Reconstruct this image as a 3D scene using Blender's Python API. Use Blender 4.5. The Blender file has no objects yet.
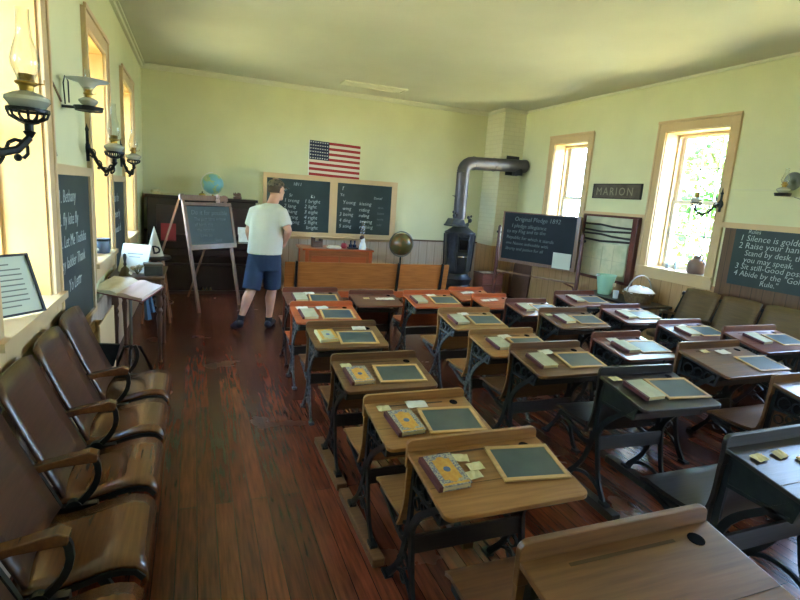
import bpy, bmesh, math, random
from mathutils import Vector, Matrix
random.seed(7)
S = bpy.context.scene
COL = S.collection
R2 = math.radians
# ------------------------------------------------------------------ camera
cd = bpy.data.cameras.new('camera'); cam = bpy.data.objects.new('camera', cd); COL.objects.link(cam)
cd.sensor_width = 36; cd.lens = 522.448/800*36; cd.clip_start = .02; cd.clip_end = 300
cam.matrix_world = Matrix(((0.93130741, 0.00557669, -0.36419145, 0), (-0.35770949, 0.20241123, -0.91163239, 0),
                           (0.06863254, 0.97928474, 0.19050191, 1.62), (0, 0, 0, 1)))
S.camera = cam
S.view_settings.view_transform = 'Standard'; S.view_settings.look = 'None'
S.view_settings.gamma = 1; S.view_settings.use_curve_mapping = False
S.view_settings.exposure = 2.52
# ------------------------------------------------------------------ sky, sun
w = bpy.data.worlds.new('sky'); S.world = w; w.use_nodes = True
nt = w.node_tree; bg = nt.nodes['Background']
tc = nt.nodes.new('ShaderNodeTexCoord'); sp = nt.nodes.new('ShaderNodeSeparateXYZ'); rp = nt.nodes.new('ShaderNodeValToRGB')
nt.links.new(tc.outputs['Generated'], sp.inputs[0]); nt.links.new(sp.outputs['Z'], rp.inputs[0]); nt.links.new(rp.outputs[0], bg.inputs[0])
rp.color_ramp.elements[0].position = 0.0; rp.color_ramp.elements[0].color = (.50, .72, 1, 1)
rp.color_ramp.elements[1].position = .7; rp.color_ramp.elements[1].color = (.32, .55, 1, 1)
bg.inputs[1].default_value = 9.0
sd = bpy.data.lights.new('sun', 'SUN'); sd.energy = 28; sd.angle = .01; sd.color = (1, .93, .8)
so = bpy.data.objects.new('sun', sd); COL.objects.link(so); so.rotation_euler = (R2(38), R2(-3), 0)
# portals in the window openings (they only guide the sky light)
LX, RX, BY, FY, CZ = -.73, 5.52, 8.95, -3.0, 3.29      # inner faces of the room, ceiling height
WALLT = .40
LWIN = [(-2.3, -1.4), (2.42, 3.28), (4.58, 5.42), (6.6, 7.5)]
RWIN = [(-2.2, -1.3), (2.05, 2.95), (4.33, 5.2), (6.62, 7.42)]
WZ0, WZ1 = .97, 2.66
for side, wins in ((0, LWIN), (1, RWIN)):
    for a, b in wins:
        ld = bpy.data.lights.new('window_portal', 'AREA'); ld.shape = 'RECTANGLE'
        ld.size = WZ1-WZ0; ld.size_y = b-a; ld.cycles.is_portal = True
        lo = bpy.data.objects.new('window_portal', ld); COL.objects.link(lo)
        lo.location = ((LX-WALLT-.02) if side == 0 else (RX+WALLT+.02), (a+b)/2, (WZ0+WZ1)/2)
        lo.rotation_euler = (0, R2(-90 if side == 0 else 90), 0)

# ------------------------------------------------------------------ materials
def lin(c):
    def f(v):
        v /= 255.
        return v/12.92 if v <= .04045 else ((v+.055)/1.055)**2.4
    return (f(c[0]), f(c[1]), f(c[2]), 1)
MC = {}
def mat(name, col, rough=.6, metal=0, col2=None, scale=8, stretch=(1, 1, 1), bump=0, spec=.5, coat=0, detail=5, lo=.35, hi=.65):
    if name in MC: return MC[name]
    m = bpy.data.materials.new(name); m.use_nodes = True; t = m.node_tree; b = t.nodes['Principled BSDF']
    b.inputs['Base Color'].default_value = lin(col); b.inputs['Roughness'].default_value = rough
    b.inputs['Metallic'].default_value = metal; b.inputs['Specular IOR Level'].default_value = spec
    b.inputs['Coat Weight'].default_value = coat; b.inputs['Coat Roughness'].default_value = .15
    if col2 is not None or bump:
        tc = t.nodes.new('ShaderNodeTexCoord'); mp = t.nodes.new('ShaderNodeMapping'); n = t.nodes.new('ShaderNodeTexNoise')
        mp.inputs['Scale'].default_value = stretch; n.inputs['Scale'].default_value = scale; n.inputs['Detail'].default_value = detail
        t.links.new(tc.outputs['Object'], mp.inputs[0]); t.links.new(mp.outputs[0], n.inputs[0])
        if col2 is not None:
            r = t.nodes.new('ShaderNodeValToRGB'); r.color_ramp.elements[0].position = lo; r.color_ramp.elements[1].position = hi
            r.color_ramp.elements[0].color = lin(col); r.color_ramp.elements[1].color = lin(col2)
            t.links.new(n.outputs['Fac'], r.inputs[0]); t.links.new(r.outputs[0], b.inputs['Base Color'])
        if bump:
            bp = t.nodes.new('ShaderNodeBump'); bp.inputs['Strength'].default_value = bump; bp.inputs['Distance'].default_value = .01
            t.links.new(n.outputs['Fac'], bp.inputs['Height']); t.links.new(bp.outputs[0], b.inputs['Normal'])
    MC[name] = m; return m
def wood(name, c1, c2, rough=.3, axis='x', scale=5, coat=.3):
    st = {'x': (1, 14, 14), 'y': (14, 1, 14), 'z': (14, 14, 1)}[axis]
    return mat(name, c1, rough, col2=c2, scale=scale, stretch=st, bump=.08, coat=coat, detail=6, lo=.3, hi=.7)

def floor_mat():
    m = bpy.data.materials.new('floor_boards'); m.use_nodes = True; t = m.node_tree; b = t.nodes['Principled BSDF']
    g = t.nodes.new('ShaderNodeNewGeometry'); mp = t.nodes.new('ShaderNodeMapping'); mp.inputs['Rotation'].default_value = (0, 0, R2(90))
    t.links.new(g.outputs['Position'], mp.inputs[0])
    br = t.nodes.new('ShaderNodeTexBrick'); br.inputs['Scale'].default_value = 1; br.inputs['Brick Width'].default_value = 2.6
    br.inputs['Row Height'].default_value = .088; br.inputs['Mortar Size'].default_value = .0018; br.inputs['Mortar Smooth'].default_value = .3
    br.inputs['Color1'].default_value = lin((118, 58, 36)); br.inputs['Color2'].default_value = lin((80, 36, 23)); br.inputs['Mortar'].default_value = lin((26, 12, 9))
    t.links.new(mp.outputs[0], br.inputs[0])
    n = t.nodes.new('ShaderNodeTexNoise'); mp2 = t.nodes.new('ShaderNodeMapping'); mp2.inputs['Scale'].default_value = (14, 1, 1)
    t.links.new(g.outputs['Position'], mp2.inputs[0]); t.links.new(mp2.outputs[0], n.inputs[0]); n.inputs['Scale'].default_value = 4; n.inputs['Detail'].default_value = 7
    n2 = t.nodes.new('ShaderNodeTexNoise'); n2.inputs['Scale'].default_value = 1.6; n2.inputs['Detail'].default_value = 6
    t.links.new(g.outputs['Position'], n2.inputs[0])
    r = t.nodes.new('ShaderNodeValToRGB'); r.color_ramp.elements[0].color = (.45, .45, .45, 1); r.color_ramp.elements[1].color = (1.35, 1.3, 1.25, 1)
    r.color_ramp.elements[0].position = .3; r.color_ramp.elements[1].position = .7
    t.links.new(n.outputs['Fac'], r.inputs[0])
    mx = t.nodes.new('ShaderNodeMix'); mx.data_type = 'RGBA'; mx.blend_type = 'MULTIPLY'; mx.inputs[0].default_value = 1
    t.links.new(br.outputs['Color'], mx.inputs[6]); t.links.new(r.outputs[0], mx.inputs[7])
    r2 = t.nodes.new('ShaderNodeValToRGB'); r2.color_ramp.elements[0].position = .45; r2.color_ramp.elements[1].position = .75
    t.links.new(n2.outputs['Fac'], r2.inputs[0])
    mx2 = t.nodes.new('ShaderNodeMix'); mx2.data_type = 'RGBA'; mx2.inputs[7].default_value = lin((112, 62, 40))
    ml = t.nodes.new('ShaderNodeMath'); ml.operation = 'MULTIPLY'; ml.inputs[1].default_value = .12
    t.links.new(r2.outputs[0], ml.inputs[0]); t.links.new(ml.outputs[0], mx2.inputs[0])
    t.links.new(mx.outputs[2], mx2.inputs[6]); t.links.new(mx2.outputs[2], b.inputs['Base Color'])
    rr = t.nodes.new('ShaderNodeMapRange'); rr.inputs[3].default_value = .21; rr.inputs[4].default_value = .31
    t.links.new(n2.outputs['Fac'], rr.inputs[0]); t.links.new(rr.outputs[0], b.inputs['Roughness'])
    bp = t.nodes.new('ShaderNodeBump'); bp.inputs['Strength'].default_value = .25; bp.inputs['Distance'].default_value = .004
    t.links.new(br.outputs['Fac'], bp.inputs['Height']); bp.invert = True; t.links.new(bp.outputs[0], b.inputs['Normal'])
    return m
def board_mat(name, c1, c2, dark, width, vertical=True):
    """boards with a fine groove between them, in world metres"""
    m = bpy.data.materials.new(name); m.use_nodes = True; t = m.node_tree; b = t.nodes['Principled BSDF']
    g = t.nodes.new('ShaderNodeNewGeometry'); s = t.nodes.new('ShaderNodeSeparateXYZ'); t.links.new(g.outputs['Position'], s.inputs[0])
    ad = t.nodes.new('ShaderNodeMath'); ad.operation = 'ADD'; t.links.new(s.outputs['X'], ad.inputs[0]); t.links.new(s.outputs['Y'], ad.inputs[1])
    dv = t.nodes.new('ShaderNodeMath'); dv.operation = 'DIVIDE'; dv.inputs[1].default_value = width; t.links.new(ad.outputs[0], dv.inputs[0])
    fr = t.nodes.new('ShaderNodeMath'); fr.operation = 'FRACT'; t.links.new(dv.outputs[0], fr.inputs[0])
    lt = t.nodes.new('ShaderNodeMath'); lt.operation = 'LESS_THAN'; lt.inputs[1].default_value = .05; t.links.new(fr.outputs[0], lt.inputs[0])
    n = t.nodes.new('ShaderNodeTexNoise'); mp = t.nodes.new('ShaderNodeMapping'); mp.inputs['Scale'].default_value = (10, 10, 1); n.inputs['Scale'].default_value = 3
    t.links.new(g.outputs['Position'], mp.inputs[0]); t.links.new(mp.outputs[0], n.inputs[0])
    r = t.nodes.new('ShaderNodeValToRGB'); r.color_ramp.elements[0].color = lin(c1); r.color_ramp.elements[1].color = lin(c2)
    r.color_ramp.elements[0].position = .3; r.color_ramp.elements[1].position = .7; t.links.new(n.outputs['Fac'], r.inputs[0])
    mx = t.nodes.new('ShaderNodeMix'); mx.data_type = 'RGBA'; mx.inputs[7].default_value = lin(dark)
    t.links.new(lt.outputs[0], mx.inputs[0]); t.links.new(r.outputs[0], mx.inputs[6]); t.links.new(mx.outputs[2], b.inputs['Base Color'])
    b.inputs['Roughness'].default_value = .5
    return m
def glass_mat(name, tint=(1, 1, 1), gloss=.12, alpha=.0):
    m = bpy.data.materials.new(name); m.use_nodes = True; t = m.node_tree; t.nodes.clear()
    o = t.nodes.new('ShaderNodeOutputMaterial'); tr = t.nodes.new('ShaderNodeBsdfTransparent'); tr.inputs[0].default_value = (*tint, 1)
    gl = t.nodes.new('ShaderNodeBsdfGlossy'); gl.inputs['Roughness'].default_value = .05
    lw = t.nodes.new('ShaderNodeLayerWeight'); lw.inputs[0].default_value = gloss
    ad = t.nodes.new('ShaderNodeMath'); ad.operation = 'ADD'; ad.inputs[1].default_value = alpha; ad.use_clamp = True
    t.links.new(lw.outputs['Facing'] if alpha else lw.outputs['Fresnel'], ad.inputs[0])
    mx = t.nodes.new('ShaderNodeMixShader'); t.links.new(ad.outputs[0], mx.inputs[0]); t.links.new(tr.outputs[0], mx.inputs[1]); t.links.new(gl.outputs[0], mx.inputs[2])
    t.links.new(mx.outputs[0], o.inputs[0]); return m

M_wall = mat('wall_paint', (221, 219, 176), .75, col2=(216, 214, 171), scale=2.0, spec=.2)
M_ceil = mat('ceiling_paint', (210, 208, 184), .6, col2=(205, 203, 178), scale=1.5, spec=.3)
M_trim = mat('beige_trim', (214, 184, 138), .45, col2=(208, 176, 130), scale=3)
M_cornice = mat('cornice_paint', (218, 216, 186), .5)
M_floor = floor_mat()
M_wains = board_mat('pale_beadboard', (206, 184, 160), (196, 172, 148), (150, 122, 98), .16)
M_wainsR = board_mat('tan_beadboard', (186, 148, 104), (172, 134, 92), (128, 96, 62), .16)
M_brownb = board_mat('brown_boards', (112, 80, 54), (96, 68, 46), (66, 46, 32), .12)
M_caprail = wood('cap_rail_wood', (120, 90, 62), (104, 76, 50), .5)
M_glass = glass_mat('window_glass')
M_lampglass = glass_mat('lamp_glass', (.95, .97, .96), .3, .07)
M_sash = mat('sash_white', (226, 222, 208), .5)
M_slate = mat('slate', (58, 72, 70), .38, col2=(78, 92, 88), scale=7, lo=.3, hi=.75)
M_board = mat('blackboard', (38, 52, 50), .5, col2=(52, 66, 62), scale=3, lo=.3, hi=.75)
M_boardk = mat('blackboard_dark', (20, 24, 28), .6, col2=(28, 33, 37), scale=3, spec=.25)
M_chalk = mat('chalk', (196, 206, 200), .9)
M_chalkdim = mat('chalk_faint', (120, 132, 128), .9)
M_iron = mat('black_iron', (14, 17, 16), .42, .2, col2=(28, 33, 30), scale=30)
M_irong = mat('greygreen_iron', (52, 56, 54), .42, .3, col2=(104, 108, 106), scale=40, lo=.4, hi=.62)
M_stove = mat('stove_iron', (46, 46, 48), .42, .3, col2=(62, 62, 64), scale=10)
M_pipe = mat('stove_pipe', (92, 86, 88), .45, .5, col2=(104, 98, 100), scale=8)
M_paper = mat('paper', (226, 220, 200), .8, col2=(216, 208, 184), scale=20)
M_card = mat('card_yellowed', (214, 202, 150), .8, col2=(198, 186, 136), scale=30)
M_white = mat('white_paint', (232, 232, 226), .6)
M_brass = mat('brass', (160, 128, 60), .3, .9)
M_bark = mat('bark', (84, 70, 54), .9, col2=(60, 50, 40), scale=12)
W_tan = wood('desk_tan_oak', (160, 114, 64), (134, 90, 46), .36, coat=.12)
W_brown = wood('desk_brown_oak', (118, 80, 46), (94, 60, 34), .36, coat=.12)
W_orange = wood('desk_orange_wood', (184, 92, 48), (160, 74, 38))
W_mar = wood('desk_maroon_wood', (116, 66, 50), (96, 54, 42), .28)
W_dark = wood('desk_dark_wood', (44, 34, 25), (30, 23, 18), .34, coat=.0)
W_pine = wood('bench_wood', (184, 116, 58), (156, 92, 42), .35)
W_seat = wood('theater_ply', (104, 64, 34), (86, 50, 28), .24, axis='y')
W_back = wood('theater_back_ply', (88, 56, 40), (68, 43, 31), .32, axis='y')
W_backr = wood('theater_back_brown', (104, 82, 56), (90, 70, 48), .35, axis='y')
W_easel = wood('easel_wood', (130, 92, 66), (112, 78, 54), .5, axis='z')
W_piano = wood('piano_wood', (44, 26, 22), (32, 18, 16), .25)
W_frame = wood('red_brown_frame', (102, 52, 42), (86, 42, 34), .4, axis='z')
W_slate = wood('slate_frame', (204, 166, 108), (186, 146, 90), .5, coat=0)
W_walnut = wood('table_walnut', (92, 60, 38), (74, 46, 28), .35)

# ------------------------------------------------------------------ mesh helpers
def bm_new(): return bmesh.new()
def xf(bm, verts, M): bmesh.ops.transform(bm, matrix=M, verts=verts)
def box(bm, c, s, rot=None):
    r = bmesh.ops.create_cube(bm, size=1); M = Matrix.Translation(c)
    if rot is not None: M = M @ rot
    xf(bm, r['verts'], M @ Matrix.Diagonal((s[0], s[1], s[2], 1))); return r['verts']
def bx(bm, x0, x1, y0, y1, z0, z1): return box(bm, ((x0+x1)/2, (y0+y1)/2, (z0+z1)/2), (abs(x1-x0), abs(y1-y0), abs(z1-z0)))
def tube(bm, pts, r, n=8, closed=False):
    pts = [Vector(p) for p in pts]; rs = r if isinstance(r, (list, tuple)) else [r]*len(pts); rings = []; up = None
    for i, p in enumerate(pts):
        if closed: d = pts[(i+1) % len(pts)]-pts[i-1]
        else: d = pts[min(i+1, len(pts)-1)]-pts[max(i-1, 0)]
        d.normalize()
        if up is None: up = Vector((0, 0, 1)) if abs(d.z) < .9 else Vector((1, 0, 0))
        a = d.cross(up)
        if a.length < 1e-5: a = d.cross(Vector((0, 1, 0)))
        a.normalize(); b = a.cross(d).normalized(); up = b
        rings.append([bm.verts.new(p+(a*math.cos(2*math.pi*k/n)+b*math.sin(2*math.pi*k/n))*rs[i]) for k in range(n)])
    m = len(rings)
    for i in range(m if closed else m-1):
        A, B = rings[i], rings[(i+1) % m]
        for k in range(n): bm.faces.new((A[k], A[(k+1) % n], B[(k+1) % n], B[k]))
    if not closed: bm.faces.new(rings[0][::-1]); bm.faces.new(rings[-1])
def lathe(bm, prof, c=(0, 0, 0), n=20, M=None, caps=True):
    rings = []; c = Vector(c)
    for r, z in prof:
        ring = []
        for k in range(n):
            v = Vector((r*math.cos(2*math.pi*k/n), r*math.sin(2*math.pi*k/n), z))
            if M is not None: v = M @ v
            ring.append(bm.verts.new(v+c))
        rings.append(ring)
    for A, B in zip(rings, rings[1:]):
        for k in range(n): bm.faces.new((A[k], A[(k+1) % n], B[(k+1) % n], B[k]))
    if caps: bm.faces.new(rings[0][::-1]); bm.faces.new(rings[-1])
def sphere(bm, c, r, seg=20, M=None):
    v = bmesh.ops.create_uvsphere(bm, u_segments=seg, v_segments=max(6, seg//2), radius=1)['verts']
    s = (r, r, r) if not isinstance(r, (tuple, list)) else r
    T = Matrix.Translation(c) @ (M if M is not None else Matrix()) @ Matrix.Diagonal((s[0], s[1], s[2], 1)); xf(bm, v, T)
def prism(bm, poly, f0, f1):
    """closed polygon (2D) placed by two functions of (u, v)"""
    a = [bm.verts.new(f0(u, v)) for u, v in poly]; b = [bm.verts.new(f1(u, v)) for u, v in poly]; n = len(poly)
    bm.faces.new(a); bm.faces.new(b[::-1])
    for k in range(n): bm.faces.new((a[k], b[k], b[(k+1) % n], a[(k+1) % n]))
def ribbon(bm, path, wd, x, th):
    """flat cast bar: path in the (y, z) plane with width wd, thickness th around x"""
    n = len(path); ws = wd if isinstance(wd, (list, tuple)) else [wd]*n
    if len(ws) == 2: ws = [ws[0]+(ws[1]-ws[0])*i/(n-1) for i in range(n)]
    L, Rr = [], []
    for i in range(n):
        p = Vector(path[i]); d = Vector(path[min(i+1, n-1)])-Vector(path[max(i-1, 0)]); d.normalize()
        q = Vector((-d.y, d.x))*ws[i]/2; L.append(p+q); Rr.append(p-q)
    A = [[bm.verts.new((x+s*th/2, P.x, P.y)) for P in side] for s in (-1, 1) for side in (L, Rr)]
    for i in range(n-1):
        for a, b in ((0, 1), (1, 3), (3, 2), (2, 0)): bm.faces.new((A[a][i], A[b][i], A[b][i+1], A[a][i+1]))
    for i in (0, n-1): bm.faces.new((A[0][i], A[1][i], A[3][i], A[2][i]))
def bez(p0, p1, p2, p3, n=10):
    o = []
    for i in range(n+1):
        t = i/n; o.append(tuple((1-t)**3*a+3*(1-t)**2*t*b+3*(1-t)*t*t*c+t**3*d for a, b, c, d in zip(p0, p1, p2, p3)))
    return o
def circ2(cy, cz, r, n=12): return [(cy+r*math.cos(2*math.pi*k/n), cz+r*math.sin(2*math.pi*k/n)) for k in range(n+1)]
def obj(name, bm, m, parent=None, smooth=False, bevel=0, loc=None, me=None):
    if me is None:
        me = bpy.data.meshes.new(name); bmesh.ops.recalc_face_normals(bm, faces=bm.faces); bm.to_mesh(me); bm.free()
        me.materials.append(m)
        if smooth:
            me.polygons.foreach_set('use_smooth', [True]*len(me.polygons)); me.set_sharp_from_angle(angle=R2(40))
    o = bpy.data.objects.new(name, me); COL.objects.link(o)
    if parent is not None: o.parent = parent
    if loc is not None: o.location = loc
    if bevel:
        b = o.modifiers.new('bevel', 'BEVEL'); b.width = bevel; b.segments = 2; b.limit_method = 'ANGLE'; b.angle_limit = R2(40)
    return o
def tag(o, label, cat, group=None):
    assert 4 <= len(label.split()) <= 16, label
    o['label'] = label; o['category'] = cat
    if group: o['group'] = group
    return o
def thing(name, label, cat, loc=(0, 0, 0), rz=0, group=None, rot=None):
    o = bpy.data.objects.new(name, None); COL.objects.link(o); o.empty_display_size = .05; o.location = loc
    o.rotation_euler = rot if rot is not None else (0, 0, rz)
    return tag(o, label, cat, group)
def struct(name, bm, m, parent=None, **k):
    o = obj(name, bm, m, parent, **k); o['kind'] = 'structure'; return o
def dup(root, label=None, group=None):
    r = root.copy(); COL.objects.link(r)
    for ch in list(root.children):
        c = ch.copy(); COL.objects.link(c); c.parent = r
        for g in list(ch.children):
            d = g.copy(); COL.objects.link(d); d.parent = c
    if label: r['label'] = label; assert 4 <= len(label.split()) <= 16, label
    if group: r['group'] = group
    return r
def text_obj(name, body, size, m, parent=None, M=None, thin=0.0, shear=.15, space=1.0, ext=.0006, sub=.85):
    cu = bpy.data.curves.new('writing', 'FONT'); cu.body = body; cu.size = size; cu.shear = shear; cu.offset = -thin*size
    cu.extrude = ext; cu.space_character = space; cu.resolution_u = 2
    t = bpy.data.objects.new('writing_tmp', cu); COL.objects.link(t)
    bpy.context.view_layer.update()
    me = bpy.data.meshes.new_from_object(t.evaluated_get(bpy.context.evaluated_depsgraph_get()))
    bpy.data.objects.remove(t); bpy.data.curves.remove(cu); me.materials.clear(); me.materials.append(m)
    o = bpy.data.objects.new(name, me); COL.objects.link(o); o.parent = parent
    if M is not None: o.matrix_local = M
    return o
def frame_M(o, ux, uy):
    """matrix with origin o, local x along ux and local y along uy"""
    ux = Vector(ux).normalized(); uy = Vector(uy); uy = (uy-ux*uy.dot(ux)).normalized(); uz = ux.cross(uy)
    M = Matrix.Identity(4)
    for i in range(3): M[i][0], M[i][1], M[i][2], M[i][3] = ux[i], uy[i], uz[i], o[i]
    return M
def write_lines(lines, M, m, parent, thin=.012, name='chalk_writing'):
    """lines: (x, y, size, text) in the board's own plane; joined into one mesh"""
    bm = bmesh.new()
    for x, y, s, tx in lines:
        o = text_obj('tmp', tx, s, m, thin=thin)
        me = o.data; v0 = len(bm.verts); bm.from_mesh(me); bm.verts.ensure_lookup_table()
        bmesh.ops.transform(bm, matrix=Matrix.Translation((x, y, 0)) @ Matrix.Rotation(random.uniform(-.02, .02), 4, 'Z'), verts=bm.verts[v0:])
        bpy.data.objects.remove(o); bpy.data.meshes.remove(me)
    bmesh.ops.transform(bm, matrix=M, verts=bm.verts[:])
    return obj(name, bm, m, parent)

# ------------------------------------------------------------------ room shell
b = bm_new(); bx(b, LX-WALLT, RX+WALLT, FY-WALLT, BY+WALLT, -.12, 0); struct('floor', b, M_floor)
b = bm_new(); bx(b, LX-WALLT, RX+WALLT, FY-WALLT, BY+WALLT, CZ, CZ+.2); struct('ceiling', b, M_ceil)
def side_wall(name, xi, xo, wins):
    b = bm_new(); ys = [FY-WALLT]
    for a, c in wins: bx(b, xi, xo, ys[-1], a, 0, CZ); bx(b, xi, xo, a, c, 0, WZ0); bx(b, xi, xo, a, c, WZ1, CZ); ys.append(c)
    bx(b, xi, xo, ys[-1], BY+WALLT, 0, CZ); struct(name, b, M_wall)
side_wall('wall_left', LX, LX-WALLT, LWIN); side_wall('wall_right', RX, RX+WALLT, RWIN)
b = bm_new(); bx(b, LX, RX, BY, BY+WALLT, 0, CZ); struct('wall_back', b, M_wall)
b = bm_new(); bx(b, LX, RX, FY-WALLT, FY, 0, CZ); struct('wall_front', b, M_wall)
# chimney breast in the far right corner, painted brick
def brick_paint():
    m = bpy.data.materials.new('painted_brick'); m.use_nodes = True; t = m.node_tree; p = t.nodes['Principled BSDF']
    g = t.nodes.new('ShaderNodeNewGeometry'); s = t.nodes.new('ShaderNodeSeparateXYZ'); c = t.nodes.new('ShaderNodeCombineXYZ'); ad = t.nodes.new('ShaderNodeMath')
    t.links.new(g.outputs['Position'], s.inputs[0]); t.links.new(s.outputs['X'], ad.inputs[0]); t.links.new(s.outputs['Y'], ad.inputs[1])
    t.links.new(ad.outputs[0], c.inputs['X']); t.links.new(s.outputs['Z'], c.inputs['Y'])
    br = t.nodes.new('ShaderNodeTexBrick'); br.inputs['Scale'].default_value = 1; br.inputs['Brick Width'].default_value = .21; br.inputs['Row Height'].default_value = .073
    br.inputs['Mortar Size'].default_value = .006; br.inputs['Color1'].default_value = lin((222, 217, 182)); br.inputs['Color2'].default_value = lin((218, 213, 178)); br.inputs['Mortar'].default_value = lin((212, 206, 170))
    t.links.new(c.outputs[0], br.inputs[0]); t.links.new(br.outputs['Color'], p.inputs['Base Color'])
    bp = t.nodes.new('ShaderNodeBump'); bp.invert = True; bp.inputs['Strength'].default_value = .35; bp.inputs['Distance'].default_value = .01
    t.links.new(br.outputs['Fac'], bp.inputs['Height']); t.links.new(bp.outputs[0], p.inputs['Normal']); p.inputs['Roughness'].default_value = .7
    return m
b = bm_new(); bx(b, 5.08, RX-.001, 8.35, BY-.001, 0, CZ-.001); struct('wall_chimney', b, brick_paint())
# cornice
b = bm_new()
bx(b, LX, LX+.035, FY, BY, CZ-.07, CZ); bx(b, LX+.035, LX+.06, FY, BY, CZ-.025, CZ)
bx(b, LX, 5.08, BY-.035, BY, CZ-.07, CZ); bx(b, LX, 5.08, BY-.06, BY-.035, CZ-.025, CZ)
bx(b, 5.045, 5.08, 8.32, BY, CZ-.05, CZ); bx(b, 5.045, RX, 8.315, 8.35, CZ-.05, CZ)
struct('trim_1', b, M_cornice)
b = bm_new(); bx(b, RX-.02, RX, FY, 8.315, CZ-.03, CZ); struct('trim_2', b, M_cornice)
# wainscot on the walls (below the 0.9 m rail)
b = bm_new(); bx(b, LX, 5.08, BY-.02, BY, 0, .87); struct('trim_3', b, M_wains)
b = bm_new(); bx(b, LX, 5.08, BY-.045, BY, .87, .895); struct('trim_4', b, M_caprail)
b = bm_new(); bx(b, RX-.02, RX, 4.17, 8.35, 0, .88); struct('trim_5', b, M_wainsR)
b = bm_new(); bx(b, 5.08, RX-.02, 8.33, 8.35, 0, .88); bx(b, 5.06, 5.08, 8.33, BY-.045, 0, .88); struct('trim_6', b, M_wainsR)
b = bm_new(); bx(b, LX, LX+.02, FY, BY-.05, 0, .66); struct('trim_7', b, M_wains)
b = bm_new(); bx(b, RX-.02, RX, 3.05, 4.17, 0, 1.55); struct('trim_8', b, M_brownb)
b = bm_new(); bx(b, RX-.035, RX, 3.05, 4.23, 1.55, 1.61); bx(b, RX-.03, RX, 5.33, 6.5, 1.575, 1.63); struct('trim_9', b, M_trim)
b = bm_new(); bx(b, RX-.012, RX, 5.33, 6.5, .88, 1.575); struct('trim_10', b, mat('tan_panel', (206, 172, 126), .55))
b = bm_new(); bx(b, RX-.02, RX, FY, 1.95, 0, .88); struct('trim_11', b, M_wainsR)
b = bm_new(); bx(b, LX+.05, RX-.05, FY, FY+.02, 0, .15); struct('baseboard_front', b, M_trim)

def window(idx, side, a, c, tall=True):
    """double hung sash, 3 x 2 panes over 3 x 2, deep reveal, casing and stool"""
    s = 1 if side == 'right' else -1; xi = RX if s > 0 else LX
    e = bpy.data.objects.new('window_%d' % idx, None); COL.objects.link(e); e['kind'] = 'structure'
    X = lambda d: xi+s*d     # d > 0 into the wall
    cw = .115; b = bm_new()
    bx(b, X(-.025), X(.005), a-cw, a, WZ0-.14, WZ1+cw); bx(b, X(-.025), X(.005), c, c+cw, WZ0-.14, WZ1+cw)
    bx(b, X(-.025), X(.005), a, c, WZ1, WZ1+cw); bx(b, X(-.04), X(-.02), a-cw-.01, c+cw+.01, WZ1+cw-.015, WZ1+cw+.02)
    bx(b, X(-.035), X(-.02), a-cw-.005, a-cw+.02, WZ0-.14, WZ1+cw); bx(b, X(-.035), X(-.02), c+cw-.02, c+cw+.005, WZ0-.14, WZ1+cw)
    bx(b, X(-.024), X(.005), a, c, WZ0-.14, WZ0-.031)
    struct('window_casing', b, M_trim, e, bevel=.004)
    b = bm_new(); g = .012
    bx(b, X(0), X(WALLT-.05), a, a+g, WZ0, WZ1); bx(b, X(0), X(WALLT-.05), c-g, c, WZ0, WZ1); bx(b, X(0), X(WALLT-.05), a, c, WZ1-g, WZ1)
    bx(b, X(.2), X(.23), a+g, a+g+.02, WZ0, WZ1); bx(b, X(.2), X(.23), c-g-.02, c-g, WZ0, WZ1); bx(b, X(.2), X(.23), a, c, WZ1-g-.03, WZ1-g)
    struct('window_reveal', b, mat('reveal_paint', (206, 176, 130), .5) if s > 0 else mat('reveal_paint_tree_lit', (196, 152, 88), .5), e)  # left reveals: yellow light off the trees is put into the paint colour
    b = bm_new(); bx(b, X(0), X(WALLT-.05), a, c, WZ0-.001, WZ0+.006); bx(b, X(-.055), X(0), a-cw, c+cw, WZ0-.03, WZ0+.006)
    struct('window_sill', b, M_trim, e)
    zm = (WZ0+WZ1)/2
    for k, (z0, z1, d) in enumerate(((WZ0+.007, zm+.02, .26), (zm-.02, WZ1-.012, .295))):
        b = bm_new(); A, C = a+g+.005, c-g-.005; t = .045
        bx(b, X(d), X(d+.03), A, A+t, z0, z1); bx(b, X(d), X(d+.03), C-t, C, z0, z1); bx(b, X(d), X(d+.03), A+t, C-t, z0, z0+.05); bx(b, X(d), X(d+.03), A+t, C-t, z1-.04, z1)
        for q in (1, 2): y = A+t+(C-A-2*t)*q/3; bx(b, X(d+.004), X(d+.026), y-.009, y+.009, z0+.05, z1-.04)
        zz = (z0+.05+z1-.04)/2; bx(b, X(d+.004), X(d+.026), A+t, C-t, zz-.009, zz+.009)
        sh = struct('window_sash', b, M_sash, e)
        b = bm_new(); bx(b, X(d+.013), X(d+.016), A+t, C-t, z0+.05, z1-.04); struct('window_glass', b, M_glass, sh)
    return e
n = 1
for a, c in LWIN: window(n, 'left', a, c); n += 1
for a, c in RWIN: window(n, 'right', a, c); n += 1
# ceiling hatch outline
b = bm_new()
for z0, (x0, x1, y0, y1) in ((0, (2.08, 3.1, 8.02, 8.05)), (0, (2.08, 3.1, 8.30, 8.33)), (0, (2.08, 2.11, 8.05, 8.30)), (0, (3.07, 3.1, 8.05, 8.3))): bx(b, x0, x1, y0, y1, CZ-.02, CZ)
bx(b, 2.12, 3.06, 8.06, 8.29, CZ-.012, CZ-.004)
struct('trim_12', b, M_cornice)

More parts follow.
